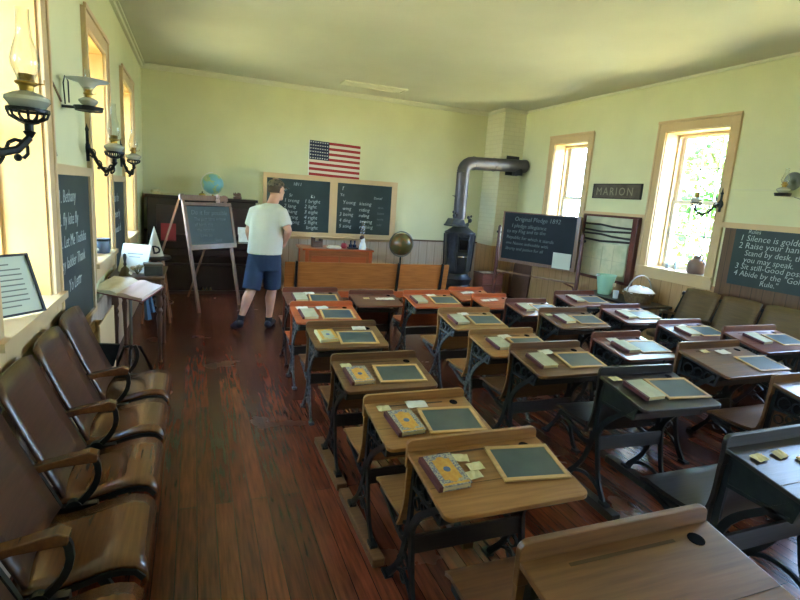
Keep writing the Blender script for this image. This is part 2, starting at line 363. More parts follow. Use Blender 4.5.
# ------------------------------------------------------------------ outside
b = bm_new(); bx(b, -40, LX-WALLT-.01, -30, 40, -.75, -.7); bx(b, RX+WALLT+.01, 46, -30, 40, -.75, -.7)
bx(b, LX-WALLT-.01, RX+WALLT+.01, BY+WALLT+.01, 40, -.75, -.7); bx(b, LX-WALLT-.01, RX+WALLT+.01, -30, FY-WALLT-.01, -.75, -.7)
struct('ground', b, mat('lawn', (188, 172, 126), .9, col2=(168, 162, 106), scale=3))
M_leaf = mat('tree_leaf', (72, 118, 48), .5, col2=(50, 90, 36), scale=1.2)
def leaf_translucent():
    t = M_leaf.node_tree; p = t.nodes['Principled BSDF']; out = t.nodes['Material Output']
    tr = t.nodes.new('ShaderNodeBsdfTranslucent'); tr.inputs[0].default_value = lin((120, 168, 62)); mx = t.nodes.new('ShaderNodeMixShader'); mx.inputs[0].default_value = .5
    t.links.new(p.outputs[0], mx.inputs[1]); t.links.new(tr.outputs[0], mx.inputs[2]); t.links.new(mx.outputs[0], out.inputs[0])
leaf_translucent()
def tree(x, y, h, r, label, nl=2600, seed=1):
    rnd = random.Random(seed); root = thing('leafy_tree', label, 'tree', (x, y, -.7), 0, 'trees outside the schoolroom windows')
    b = bm_new(); tube(b, [(0, 0, 0), (.05, .02, h*.3), (0, .1, h*.6), (.1, 0, h*.85)], [.17, .13, .09, .03])
    for k in range(9):
        a = rnd.uniform(0, 6.28); z = h*rnd.uniform(.25, .7); q = r*rnd.uniform(.5, .8)
        tube(b, [(0, 0, z), (q*.5*math.cos(a), q*.5*math.sin(a), z+.25*q), (q*math.cos(a), q*math.sin(a), z+.6*q)], [.05, .03, .012], 5)
    obj('trunk', b, M_bark, root)
    b = bm_new(); cl = [(Vector((rnd.gauss(0, .45)*r, rnd.gauss(0, .45)*r, h*.62+rnd.uniform(-.5, .42)*h)), rnd.uniform(.3, .75)) for _ in range(34)]
    for k in range(nl):
        c, q = rnd.choice(cl); d = Vector((rnd.gauss(0, 1), rnd.gauss(0, 1), rnd.gauss(0, .8))).normalized()*q*rnd.random()**.5
        p = c+d; u = Vector((rnd.gauss(0, 1), rnd.gauss(0, 1), rnd.gauss(0, 1))).normalized(); v = u.orthogonal().normalized(); sz = rnd.uniform(.07, .14)
        vs = [bm_v for bm_v in (b.verts.new(p-u*sz), b.verts.new(p+v*sz*.5), b.verts.new(p+u*sz), b.verts.new(p-v*sz*.5))]; b.faces.new(vs)
    obj('foliage', b, M_leaf, root)
tree(9.6, 7.3, 5.2, 1.7, 'leafy tree seen through the large sash window on the right', 5200, 3)
tree(10.4, 11.6, 5.6, 1.8, 'leafy tree seen through the far small-looking window beside the chimney', 4200, 5)
tree(-4.4, 2.7, 5.0, 1.7, 'unseen leafy tree outside the nearest left window, added to dim its light', 5200, 11)  # out of view, added to cut and tint the light on the left
tree(-4.8, 8.9, 5.2, 1.7, 'unseen leafy tree outside the two farther left windows, added to dim them', 5200, 12)  # likewise unseen, added only to hold back sky light
tree(14.5, 9.0, 6.4, 2.0, 'taller tree standing behind the two others outside the right wall', 2600, 8)

# ------------------------------------------------------------------ school desks
# template: rail at y = 0, top slopes towards -y, seat of the pupil in front towards +y, nominal width .55 and rail height .75
DW = .55
def rounded_top(w, h, r, n=5):
    p = [(-w/2, 0), (w/2, 0)]
    for k in range(n+1): a = math.pi/2*k/n; p.append((w/2-r+r*math.cos(a), h-r+r*math.sin(a)))
    for k in range(n+1): a = math.pi/2+math.pi/2*k/n; p.append((-w/2+r+r*math.cos(a), h-r+r*math.sin(a)))
    return p
SL = math.atan2(.062, .345)
def make_desk(wd, iron, runner, seat_wood=None, curved=False):
    t = thing('school_desk', 'old wooden school desk on cast iron legs', 'school desk')
    sw = seat_wood or wd
    # slanted top with rounded near corners
    D = .345; r = .03; p = [(-DW/2, 0), (-DW/2, -D+r)]
    for k in range(1, 6): a = math.pi+math.pi/2*k/5; p.append((-DW/2+r+r*math.cos(a), -D+r+r*math.sin(a)))
    for k in range(0, 6): a = 1.5*math.pi+math.pi/2*k/5; p.append((DW/2-r+r*math.cos(a), -D+r+r*math.sin(a)))
    p.append((DW/2, 0))
    b = bm_new(); prism(b, p, lambda u, v: (u, v, .705+v*math.tan(SL)), lambda u, v: (u, v, .687+v*math.tan(SL)))
    top = obj('desktop', b, wd, t, bevel=.003)
    # board joint across the top and the pencil groove, ink hole
    b = bm_new(); M = Matrix.Rotation(SL, 4, 'X')
    box(b, (0, -.205, .7056-.205*math.tan(SL)), (DW-.01, .002, .0008), M); box(b, (-.02, -.035, .7056-.035*math.tan(SL)), (.3, .009, .0008), M)
    obj('groove', b, mat('groove_dark', (70, 50, 32), .6), top)
    b = bm_new(); lathe(b, [(.021, 0), (.021, .0012), (.0, .0012)], (DW/2-.085, -.045, .7052-.045*math.tan(SL)), 16, M=Matrix.Rotation(SL, 4, 'X'))
    obj('inkwell_hole', b, mat('ink_black', (8, 7, 7), .9, spec=.05), top)
    # back rail
    b = bm_new(); prism(b, rounded_top(DW, .115, .025), lambda u, v: (u, .0, .635+v), lambda u, v: (u, .02, .635+v)); obj('back_rail', b, wd, t, bevel=.003)
    # curved back of the seat in front
    prof = bez((.012, .64), (.02, .54), (.0, .46), (.075, .335), 10); b = bm_new()
    A = [[b.verts.new((sx*DW*.48, y+dy, z)) for (y, z) in prof] for sx in (-1, 1) for dy in (0, .014)]
    for i in range(len(prof)-1):
        for a, c in ((0, 1), (1, 3), (3, 2), (2, 0)): b.faces.new((A[a][i], A[c][i], A[c][i+1], A[a][i+1]))
    for i in (0, -1): b.faces.new((A[0][i], A[1][i], A[3][i], A[2][i]))
    obj('backrest', b, sw, t, smooth=True)
    # seat, dished, rolled front edge
    ys = [.075+.29*i/8 for i in range(9)]; zs = [.375+.012*((i/8-.45)*2)**2-(.018 if i == 8 else 0) for i in range(9)]; b = bm_new()
    A = [[b.verts.new((sx*DW*.47, y, z+dz)) for y, z in zip(ys, zs)] for sx in (-1, 1) for dz in (0, .016)]
    for i in range(8):
        for a, c in ((0, 1), (1, 3), (3, 2), (2, 0)): b.faces.new((A[a][i], A[c][i], A[c][i+1], A[a][i+1]))
    for i in (0, -1): b.faces.new((A[0][i], A[1][i], A[3][i], A[2][i]))
    obj('seat', b, sw, t, smooth=True)
    # book shelf under the top
    b = bm_new(); bx(b, -DW/2+.03, DW/2-.03, -.25, -.01, .552, .564); bx(b, -DW/2+.03, DW/2-.03, -.012, -.002, .56, .68); bx(b, -DW/2+.03, DW/2-.03, -.252, -.243, .552, .585)
    obj('book_shelf', b, W_dark, t)
    b = bm_new(); bx(b, -DW/2+.04, DW/2-.04, -.03, -.014, .27, .35); obj('stretcher', b, W_dark, t, bevel=.002)
    for s in (-1, 1):
        x = s*(DW/2-.035); b = bm_new(); th = .014
        # forked feet, waist, bracket under the slope, arm to the seat
        ribbon(b, bez((-.13, .012), (-.05, .10), (-.05, .2), (-.012, .36), 10), [.03, .034, .03, .028, .026, .026, .026, .028, .03, .034, .036], x, th)
        ribbon(b, bez((.19, .012), (.13, .10), (.05, .14), (.02, .36), 10), [.03, .034, .03, .028, .026, .026, .026, .028, .03, .034, .036], x, th)
        ribbon(b, bez((-.01, .33), (-.02, .46), (-.12, .5), (-.24, .61), 10), (.034, .024), x, th)
        ribbon(b, bez((.01, .33), (.01, .45), (.0, .55), (-.005, .66), 8), (.032, .02), x, th)
        ribbon(b, [(-.275, .628), (-.14, .652), (-.01, .676)], .022, x, th)
        ribbon(b, [(-.25, .556), (-.01, .556)], .014, x, th); ribbon(b, [(-.245, .556), (-.262, .63)], .014, x, th)
        ribbon(b, bez((.02, .30), (.10, .24), (.20, .34), (.34, .345), 8), (.03, .016), x, th)
        ribbon(b, [(.05, .36), (.34, .357)], .014, x, th)
        for fy, fs in ((-.14, -1), (.2, 1)): box(b, (x, fy, .008), (.036, .055, .016))
        if not curved:
            for cy, cz, rr in ((-.06, .60, .034), (-.13, .597, .030), (-.195, .594, .025), (-.045, .505, .024), (-.10, .525, .018), (.03, .20, .034), (.03, .125, .026), (.12, .31, .022)):
                ribbon(b, circ2(cy, cz, rr), .007, x, th*.7)
            ribbon(b, bez((-.09, .06), (-.02, .16), (.08, .16), (.15, .06), 8), .012, x, th)
            ribbon(b, bez((-.05, .17), (.0, .24), (.05, .24), (.09, .17), 6), .01, x, th)
        else:
            ribbon(b, bez((-.10, .05), (.0, .11), (.06, .11), (.16, .05), 8), .02, x, th)
            b2 = [(-.25, .556), (-.01, .556), (-.01, .67), (-.27, .625)]; prism(b, b2, lambda u, v: (x-.004, u, v), lambda u, v: (x+.004, u, v))
        obj('side_iron', b, iron, t)
        if runner:
            b = bm_new(); bx(b, x-.03, x+.03, -.24, .36, -.045, .0); obj('floor_runner', b, W_brown if runner == 1 else W_dark, t, bevel=.004)
    return t
TPL = {}
def desk(key, x0, x1, yr, zr, rz, wd, iron, runner, label, depth=1.0, curved=False):
    k = (wd.name, iron.name, runner, curved); lift = .045 if runner else 0
    if k not in TPL: d = TPL[k] = make_desk(wd, iron, runner, curved=curved); d['group'] = 'school desks in rows'; d['label'] = label
    else: d = dup(TPL[k], label, 'school desks in rows')
    sz = (zr-lift)/.75; d.location = ((x0+x1)/2, yr, lift*1.0*sz if runner else 0)
    if runner: sz = zr/(.75+.045); d.location.z = .045*sz
    d.rotation_euler = (0, 0, R2(rz)); sx = (x1-x0)/DW; d.scale = (sx, max(.92, min(1.1, depth)), sz)
    return d
# things lying on the slope: u across 0..1, v from the rail (0) to the near edge (1)
def on_desk(d, u, v, rz=0, up=0):
    bpy.context.view_layer.update()
    P = lambda a, c: d.matrix_local @ Vector(((a-.5)*DW, -c*.345, .7052-c*.345*math.tan(SL)))
    o = P(u, v); ex = (P(u+.1, v)-P(u-.1, v)).normalized(); ey = (P(u, v-.1)-P(u, v+.1)).normalized(); ez = ex.cross(ey)
    M = Matrix.Identity(4)
    for i in range(3): M[i][0], M[i][1], M[i][2], M[i][3] = ex[i], ey[i], ez[i], o[i]+ez[i]*(.0015+up)
    return M @ Matrix.Rotation(R2(rz), 4, 'Z')
def make_slate(surf):
    t = thing('writing_slate', 'wood framed writing slate on a desk', 'slate'); w_, h_ = .280, .205; f = .019
    b = bm_new(); bx(b, -w_/2+f, w_/2-f, -h_/2+f, h_/2-f, .001, .005); obj('slate_panel', b, surf, t)
    b = bm_new(); bx(b, -w_/2, w_/2, -h_/2, -h_/2+f, 0, .008); bx(b, -w_/2, w_/2, h_/2-f, h_/2, 0, .008)
    bx(b, -w_/2, -w_/2+f, -h_/2+f, h_/2-f, 0, .008); bx(b, w_/2-f, w_/2, -h_/2+f, h_/2-f, 0, .008); obj('frame', b, W_slate, t, bevel=.003)
    return t
def cover_mat():
    m = bpy.data.materials.new('patterned_cover'); m.use_nodes = True; t = m.node_tree; p = t.nodes['Principled BSDF']; p.inputs['Roughness'].default_value = .5
    tc = t.nodes.new('ShaderNodeTexCoord'); mp = t.nodes.new('ShaderNodeMapping'); mp.inputs['Scale'].default_value = (1, 1, 0); t.links.new(tc.outputs['Object'], mp.inputs[0])
    v = t.nodes.new('ShaderNodeTexVoronoi'); v.inputs['Scale'].default_value = 130; t.links.new(mp.outputs[0], v.inputs[0])
    r = t.nodes.new('ShaderNodeValToRGB'); cr = r.color_ramp; cr.elements[0].position = .0; cr.elements[0].color = lin((196, 150, 66))
    cr.elements[1].position = .3; cr.elements[1].color = lin((62, 84, 124)); e = cr.elements.new(.62); e.color = lin((168, 160, 132))
    t.links.new(v.outputs['Distance'], r.inputs[0]); mx = t.nodes.new('ShaderNodeMix'); mx.data_type = 'RGBA'; mx.inputs[0].default_value = 0
    t.links.new(r.outputs[0], p.inputs['Base Color']); return m
M_cover = cover_mat(); M_yel = mat('ochre_print', (206, 158, 62), .5, col2=(196, 134, 48), scale=60); M_mar = mat('maroon_cloth', (86, 34, 32), .6)
M_pages = mat('page_edges', (206, 188, 138), .8); M_pale = mat('pale_cover', (178, 176, 142), .5, col2=(164, 162, 130), scale=20); M_blueprint = mat('blue_print', (84, 104, 140), .5)
def make_book(style):
    w_, h_, k = .130, .172, .021; t = thing('schoolbook', 'schoolbook lying on a desk', 'book')
    cm = {'pat': M_cover, 'pale': M_pale, 'yel': M_yel}[style]
    b = bm_new(); bx(b, -w_/2+.003, w_/2-.003, -h_/2+.003, h_/2-.003, .002, k-.002); obj('pages', b, M_pages, t)
    b = bm_new(); bx(b, -w_/2, w_/2, -h_/2, h_/2, k-.002, k); bx(b, -w_/2, w_/2, -h_/2, h_/2, 0, .002); c = obj('cover', b, cm, t)
    b = bm_new(); bx(b, -w_/2-.002, -w_/2+.014, -h_/2-.0005, h_/2+.0005, -.0005+.0005, k+.0008); obj('spine', b, M_mar if style != 'yel' else M_pages, t, bevel=.001)
    if style != 'pale':
        b = bm_new(); bx(b, -w_/2+.02, w_/2-.006, -h_/2+.006, -h_/2+.016, k, k+.0005); bx(b, -w_/2+.036, w_/2-.022, -h_/2+.032, h_/2-.03, k, k+.0006)
        lathe(b, [(.02, 0), (.02, .0009), (0, .0009)], (.007, h_/2-.036, k), 14); lathe(b, [(.02, 0), (.02, .0009), (0, .0009)], (.007, -h_/2+.038, k), 14)
        o = obj('cover_print', b, M_yel if style == 'pat' else M_pale, c)
        b = bm_new(); lathe(b, [(.014, 0), (.014, .0014), (0, .0014)], (.007, 0, k), 14); lathe(b, [(.005, 0), (.005, .002), (0, .002)], (.007, 0, k), 10)
        obj('cover_emblem', b, M_blueprint, c)
    return t
SLT, BKT = {}, {}
def put_slate(d, u, v, rz, label, s=1.0):
    k = 'slate'
    if k not in SLT: o = SLT[k] = make_slate(M_slate); o['label'] = label; o['group'] = 'writing slates on the desks'
    else: o = dup(SLT[k], label, 'writing slates on the desks')
    o.matrix_local = on_desk(d, u, v, rz) @ Matrix.Scale(s, 4)
def put_book(d, style, u, v, rz, label, s=1.0):
    if style not in BKT: o = BKT[style] = make_book(style); o['label'] = label; o['group'] = 'schoolbooks on the desks'
    else: o = dup(BKT[style], label, 'schoolbooks on the desks')
    o.matrix_local = on_desk(d, u, v, rz) @ Matrix.Scale(s, 4)
def put_paper(d, u, v, rz, label, w_=.075, h_=.05, m=None, up=0.0, name='paper_card'):
    b = bm_new(); n = 5
    g = [[b.verts.new((-w_/2+w_*i/n, -h_/2+h_*j/2, .001+.004*abs(math.sin(i*1.9+j+u*9)))) for i in range(n+1)] for j in range(3)]
    for j in range(2):
        for i in range(n): b.faces.new((g[j][i], g[j][i+1], g[j+1][i+1], g[j+1][i]))
    r = bmesh.ops.extrude_face_region(b, geom=b.faces[:]); vs = [q for q in r['geom'] if isinstance(q, bmesh.types.BMVert)]; bmesh.ops.translate(b, vec=(0, 0, .0012), verts=vs)
    o = obj(name, b, m or M_paper); tag(o, label, 'paper', 'papers and cards on the desks'); o.matrix_local = on_desk(d, u, v, rz, up)
# key: x0, x1, y of the rail, rail height, turn, wood, iron, runner, depth, curved, phrase, items
I1, I2 = M_iron, M_irong
DESKS = [
 ('A0', .75, 1.40, .95, .80, 0, W_brown, I1, 0, 1.1, 0, 'bare nearest desk at the bottom of the picture', []),
 ('A1', .74, 1.32, 1.67, .73, 0, W_tan, I1, 0, 1.0, 0, 'wide tan desk just behind the nearest desk', [('b', 'pat', .15, .42, 3), ('c', .32, .22, -12), ('c', .38, .38, 5), ('c', .33, .50, 8), ('s', .75, .42, -6)]),
 ('A2', .72, 1.24, 2.16, .72, 0, W_tan, I1, 1, 1.0, 0, 'second tan desk of the left column', [('b', 'pat', .25, .54, 4), ('c', .15, .16, 0), ('p', .47, .13, -4), ('s', .69, .55, -4)]),
 ('A3', .72, 1.25, 2.80, .72, 0, W_brown, I1, 1, 1.0, 0, 'third desk of the left column', [('b', 'pat', .25, .58, 3), ('c', .13, .2, 0), ('s', .62, .55, -3)]),
 ('A4', .73, 1.25, 3.58, .72, 0, W_brown, I2, 0, .95, 0, 'brown desk in front of the orange-sided ones', [('b', 'yel', .21, .5, 4), ('p', .72, .13, -2), ('s', .62, .58, -2)]),
 ('A5', .73, 1.27, 4.28, .72, 0, W_orange, I2, 0, .95, 0, 'bright orange-sided desk of the left column', [('b', 'pale', .22, .55, 3), ('p', .17, .14, 3), ('p', .48, .13, 10), ('s', .67, .55, -2)]),
 ('A6', .76, 1.29, 4.88, .73, 0, W_mar, I1, 0, .92, 0, 'farthest maroon desk of the left column', [('b', 'pale', .25, .5, 2), ('p', .45, .16, 2), ('s', .67, .55, -2)]),
 ('F', 1.44, 1.92, 5.0, .68, 0, W_mar, I1, 0, .92, 0, 'small front desk near the middle of the long bench', [('c', .3, .4, 0), ('p', .6, .45, 0), ('p', .8, .45, 0)]),
 ('B6', 1.95, 2.47, 4.80, .72, 0, W_orange, I2, 0, 1.0, 0, 'front desk with pale iron side before the bench end', [('b', 'pale', .25, .5, 3), ('p', .55, .13, 3), ('s', .7, .52, -2)]),
 ('B5', 1.95, 2.46, 3.97, .72, 0, W_tan, I2, 0, 1.0, 0, 'tan desk with barred iron side, second column', [('b', 'pale', .27, .5, 2), ('p', .42, .14, 2), ('s', .68, .52, -2)]),
 ('B4', 1.88, 2.44, 3.28, .71, 0, W_tan, I2, 0, 1.0, 0, 'tan desk in the middle of the second column', [('b', 'pale', .33, .5, 3), ('p', .48, .16, 8), ('s', .7, .52, -2)]),
 ('B3', 1.90, 2.46, 2.77, .75, 0, W_brown, I1, 0, 1.0, 0, 'brown desk with large filigree iron in the second column', [('b', 'pale', .28, .5, 2), ('p', .42, .17, 8), ('s', .72, .52, -2)]),
 ('B2', 2.06, 2.57, 2.12, .79, -3, W_dark, I1, 2, 1.0, 1, 'black-brown desk with curved legs at picture centre right', [('c', .12, .14, 0), ('b', 'pale', .33, .52, 4), ('s', .7, .5, -2)]),
 ('B1', 1.93, 2.52, 1.29, .80, 0, W_dark, I1, 0, 1.05, 1, 'dark curved-leg desk at the right edge, beside the nearest desk', [('c', .13, .22, 4), ('c', .33, .22, 8), ('s', .62, .6, -4)]),
 ('C7', 2.72, 3.18, 5.32, .66, 0, W_orange, I1, 0, .95, 0, 'orange front desk close to the stove', [('p', .35, .3, 15), ('p', .5, .25, -10)]),
 ('C6', 2.80, 3.24, 4.92, .66, 0, W_orange, I1, 0, .95, 0, 'orange-topped desk just behind the stove-side desk', [('p', .5, .3, 8), ('p', .25, .35, 0)]),
 ('C5', 2.93, 3.43, 4.45, .70, 0, W_mar, I1, 0, 1.0, 0, 'maroon desk with white book, third column', [('b', 'pale', .33, .45, 5), ('p', .5, .2, 10), ('s', .72, .5, -2)]),
 ('C4', 2.93, 3.47, 3.88, .73, 0, W_brown, I1, 0, 1.0, 0, 'brown desk behind the maroon one, third column', [('b', 'pale', .33, .5, 5), ('c', .1, .2, 0), ('s', .7, .55, -2)]),
 ('C3', 2.83, 3.31, 3.06, .72, 0, W_mar, I1, 0, 1.1, 0, 'maroon desk with bright slate, middle of third column', [('b', 'pale', .36, .5, 3), ('p', .3, .15, 0), ('s', .72, .52, -2)]),
 ('C2', 3.03, 3.62, 2.47, .80, 0, W_brown, I1, 0, 1.1, 0, 'wide bookless desk in the third column', [('c', .3, .14, 3), ('p', .55, .2, 3), ('s', .78, .66, -2)]),
 ('C1', 3.0, 3.58, 1.82, .80, 0, W_brown, I1, 2, 1.0, 0, 'desk cut by the right edge, only its shiny seat showing', []),
 ('D6', 3.78, 4.34, 4.77, .72, 0, W_mar, I1, 0, 1.0, 0, 'maroon desk in front of the mint bucket', [('b', 'pale', .35, .45, 3), ('p', .3, .15, 0), ('s', .68, .52, -2)]),
 ('D5', 3.79, 4.30, 4.04, .72, 0, W_mar, I1, 0, 1.05, 0, 'red-railed desk in front of the basket', [('b', 'pale', .35, .5, 3), ('p', .5, .2, 12), ('s', .7, .52, -2)]),
 ('D4', 3.84, 4.37, 3.38, .72, 0, W_mar, I1, 0, 1.0, 0, 'small red desk close to the right wall seats', [('b', 'pale', .35, .5, 3), ('p', .45, .18, 20), ('s', .72, .5, -2)]),
 ('D3', 3.97, 4.60, 2.86, .79, 0, W_mar, I1, 0, 1.05, 0, 'wide red-railed desk at the right edge', [('b', 'pale', .36, .42, 3), ('c', .45, .16, 3), ('s', .72, .5, -2)]),
 ('D2', 4.16, 4.6, 2.36, .77, 0, W_dark, I1, 1, 1.0, 0, 'desk beyond the right edge, its small seat and iron showing', []),
]
for key, x0, x1, yr, zr, rz, wd, ir, rn, dp, cv, ph, items in DESKS:
    d = desk(key, x0, x1, yr, zr, rz, wd, ir, rn, ph if len(ph.split()) >= 4 else 'school '+ph, dp, cv)
    if key[0] in 'BCD': items = [((i[0], i[1], i[2]-.06, i[3], i[4]) if i[0] == 'b' else (i[0], i[1]+.02, i[2], i[3]) if i[0] == 's' else i) for i in items]
    if key == 'A3': items = [(('b', 'pat', .20, .58, 3) if i[0] == 'b' else ('s', .66, .55, -3) if i[0] == 's' else i) for i in items]
    cc = 0; pc = 0; nC = sum(i[0] in 'cp' for i in items); pos = sorted([i[1] for i in items if i[0] in 'cp'])
    for it in items:
        if it[0] == 's': put_slate(d, it[1], it[2], it[3], 'framed slate on the '+ph, 1.0 if key[0] != 'A' else .98)
        elif it[0] == 'b': put_book(d, it[1], it[2], it[3], it[4], {'pat': 'patterned blue-ochre book on the ', 'pale': 'pale book on the ', 'yel': 'worn ochre book on the '}[it[1]]+ph, .98)
        else:
            w1 = {'c': 'yellowed card', 'p': 'white folded paper'}[it[0]]
            q = '' if nC == 1 else (('left ', 'right ') if nC == 2 else ('rear ', 'middle ', 'front '))[(pos.index(it[1]) if nC == 2 else {0: 0, 1: 1, 2: 2}[cc])]
            cc += 1
            put_paper(d, it[1], it[2], it[3], (q+w1+' on the '+ph), *((.062, .042) if it[0] == 'c' else (.10, .058)), m=M_card if it[0] == 'c' else M_paper)

# pencil on the third desk
# ------------------------------------------------------------------ recitation bench
t = thing('recitation_bench', 'long tan wooden recitation bench with three-section back', 'bench', (0, 6.22, 0), 0)
def bench_panel(x0, x1, z0, z1):
    b = bm_new(); lean = -.16
    prism(b, [(x0, z0), (x1, z0), (x1, z1), (x0, z1)], lambda u, v: (u, lean*(v-.45), v), lambda u, v: (u, lean*(v-.45)+.018, v)); return obj('backrest_panel', b, W_pine, t, bevel=.003)
bench_panel(.98, 1.10, .47, .80); bench_panel(1.135, 2.40, .47, .80); bench_panel(2.435, 3.02, .47, .80); bench_panel(3.05, 3.13, .47, .80)
b = bm_new(); bx(b, .98, 3.2, .03, .38, .41, .435); obj('seat', b, W_pine, t, bevel=.004)
b = bm_new(); bx(b, .98, 3.2, -.03, .03, .36, .44); obj('back_board', b, W_orange, t, bevel=.004)
for x in (1.118, 2.418, 3.035):
    b = bm_new(); ribbon(b, [(-.06, .81), (-.04, .7), (0, .45), (.0, .3), (-.1, .02)], [.04, .045, .05, .05, .05], x, .022); ribbon(b, [(.0, .35), (.25, .34), (.34, .4)], .04, x, .022); ribbon(b, [(.02, .33), (.2, .2), (.3, .02)], .04, x, .022)
    box(b, (x, -.1, .01), (.05, .1, .02)); box(b, (x, .3, .01), (.05, .1, .02)); obj('iron_standard', b, M_iron, t)

# ------------------------------------------------------------------ theatre seats
def theater_row(name, label, wb, spots, pitch_side, sgn, x0, far):
    """sgn +1: seats face +x with the backs against the left wall; local x runs away from the wall"""
    t = thing(name, label, 'row of seats', (x0, 0, 0)); X = lambda v: v*sgn
    def shell(y0, y1, prof, th, nm, m, crown=0):
        b = bm_new(); n = 6; rows = []
        for k in range(n+1):
            y = y0+(y1-y0)*k/n; e = (2*k/n-1)**2
            rows.append([(X(px-crown*(1-e)), y, pz-(.012*e**3 if nm == 'backrest' and i == len(prof)-1 else 0)) for i, (px, pz) in enumerate(prof)])
        A = [[b.verts.new(p) for p in r] for r in rows]
        for k in range(n):
            for i in range(len(prof)-1): b.faces.new((A[k][i], A[k][i+1], A[k+1][i+1], A[k+1][i]))
        o = obj(nm, b, m, t, smooth=True); s = o.modifiers.new('thick', 'SOLIDIFY'); s.thickness = th; s.offset = 0; return o
    for y0, y1 in spots:
        bp = bez((.26, .42), (.2, .55), (.14, .70), (.075, .875), 8); shell(y0, y1, bp, .014, 'backrest', wb, .02)
        sp_ = bez((.21, .405), (.33, .355), (.44, .47), (.55, .43), 9)+[(.572, .405), (.578, .375), (.565, .35)]; shell(y0+.005, y1-.005, sp_, .014, 'seat', W_seat if sgn > 0 else wb)
        for y in (y0+.004, y1-.004): b = bm_new(); ribbon_x(b, [(X(px), pz-.018) for px, pz in sp_[:-2]], .018, y, .012); obj('seat_bracket', b, M_iron, t)
    g = (spots[0][0]-spots[1][1])/2; ends = [spots[0][1]+.03]+[(spots[i][0]+spots[i+1][1])/2 for i in range(len(spots)-1)]+[spots[-1][0]-.03]
    for i, y in enumerate(ends):
        b = bm_new()
        ribbon_x(b, [(X(px), pz) for px, pz in bez((.06, .80), (.14, .62), (.22, .5), (.26, .36), 8)], .03, y, .022)
        ribbon_x(b, [(X(px), pz) for px, pz in bez((.26, .40), (.22, .25), (.26, .12), (.16, .0), 8)], .045, y, .022)
        ribbon_x(b, [(X(px), pz) for px, pz in bez((.25, .36), (.34, .22), (.36, .1), (.42, .0), 8)], .035, y, .022)
        ribbon_x(b, [(X(px), pz) for px, pz in bez((.37, .6), (.42, .5), (.34, .42), (.27, .38), 8)], .022, y, .018)
        ribbon_x(b, [(X(.24), .38), (X(.38), .385)], .05, y, .03)
        lathe(b, [(.028, -.014), (.028, .014)], (X(.30), y, .40), 12, M=Matrix.Rotation(R2(90), 4, 'X')); lathe(b, [(.022, -.014), (.022, .014)], (X(.075), y, .80), 12, M=Matrix.Rotation(R2(90), 4, 'X'))
        obj('iron_standard', b, M_iron, t)
        if i == 0 and sgn > 0:
            b = bm_new(); prism(b, [(.05, .63), (.29, .61), (.25, .47), (.10, .46)], lambda u, v: (u, y-.01, v), lambda u, v: (u, y+.01, v)); obj('end_plate', b, M_iron, t); continue
        b = bm_new(); prof = [(.09, .548), (.11, .572), (.25, .60), (.36, .624), (.39, .61), (.385, .58), (.35, .578), (.25, .572), (.10, .535)]
        prism(b, [(X(u), v) for u, v in prof], lambda u, v: (u, y-.024, v), lambda u, v: (u, y+.024, v)); obj('armrest', b, W_seat if sgn > 0 else wb, t, bevel=.005)
    return t
def ribbon_x(bm, path, wd, y, th):
    v0 = len(bm.verts); tmp = bmesh.new(); ribbon(tmp, path, wd, 0, th); me = bpy.data.meshes.new('tmp'); tmp.to_mesh(me); tmp.free()
    bm.from_mesh(me); bpy.data.meshes.remove(me); bm.verts.ensure_lookup_table()
    bmesh.ops.transform(bm, matrix=Matrix(((0, 1, 0, 0), (1, 0, 0, y), (0, 0, 1, 0), (0, 0, 0, 1))), verts=bm.verts[v0:])
theater_row('theater_seat_row', 'row of glossy brown plywood theatre seats along the left wall', W_back, [(3.09, 3.51), (2.60, 3.02), (2.11, 2.53), (1.62, 2.04), (1.13, 1.55)], 1, 1, -.73, 3.5)
theater_row('theater_seat_row', 'row of dull brown wooden theatre seats below the rules blackboard', W_backr, [(3.76, 4.16), (3.32, 3.72), (2.88, 3.28)], 1, -1, 5.15, 4.1)

# ------------------------------------------------------------------ boards on the walls
def MBoard(o, ux, uy): return frame_M(o, ux, uy)
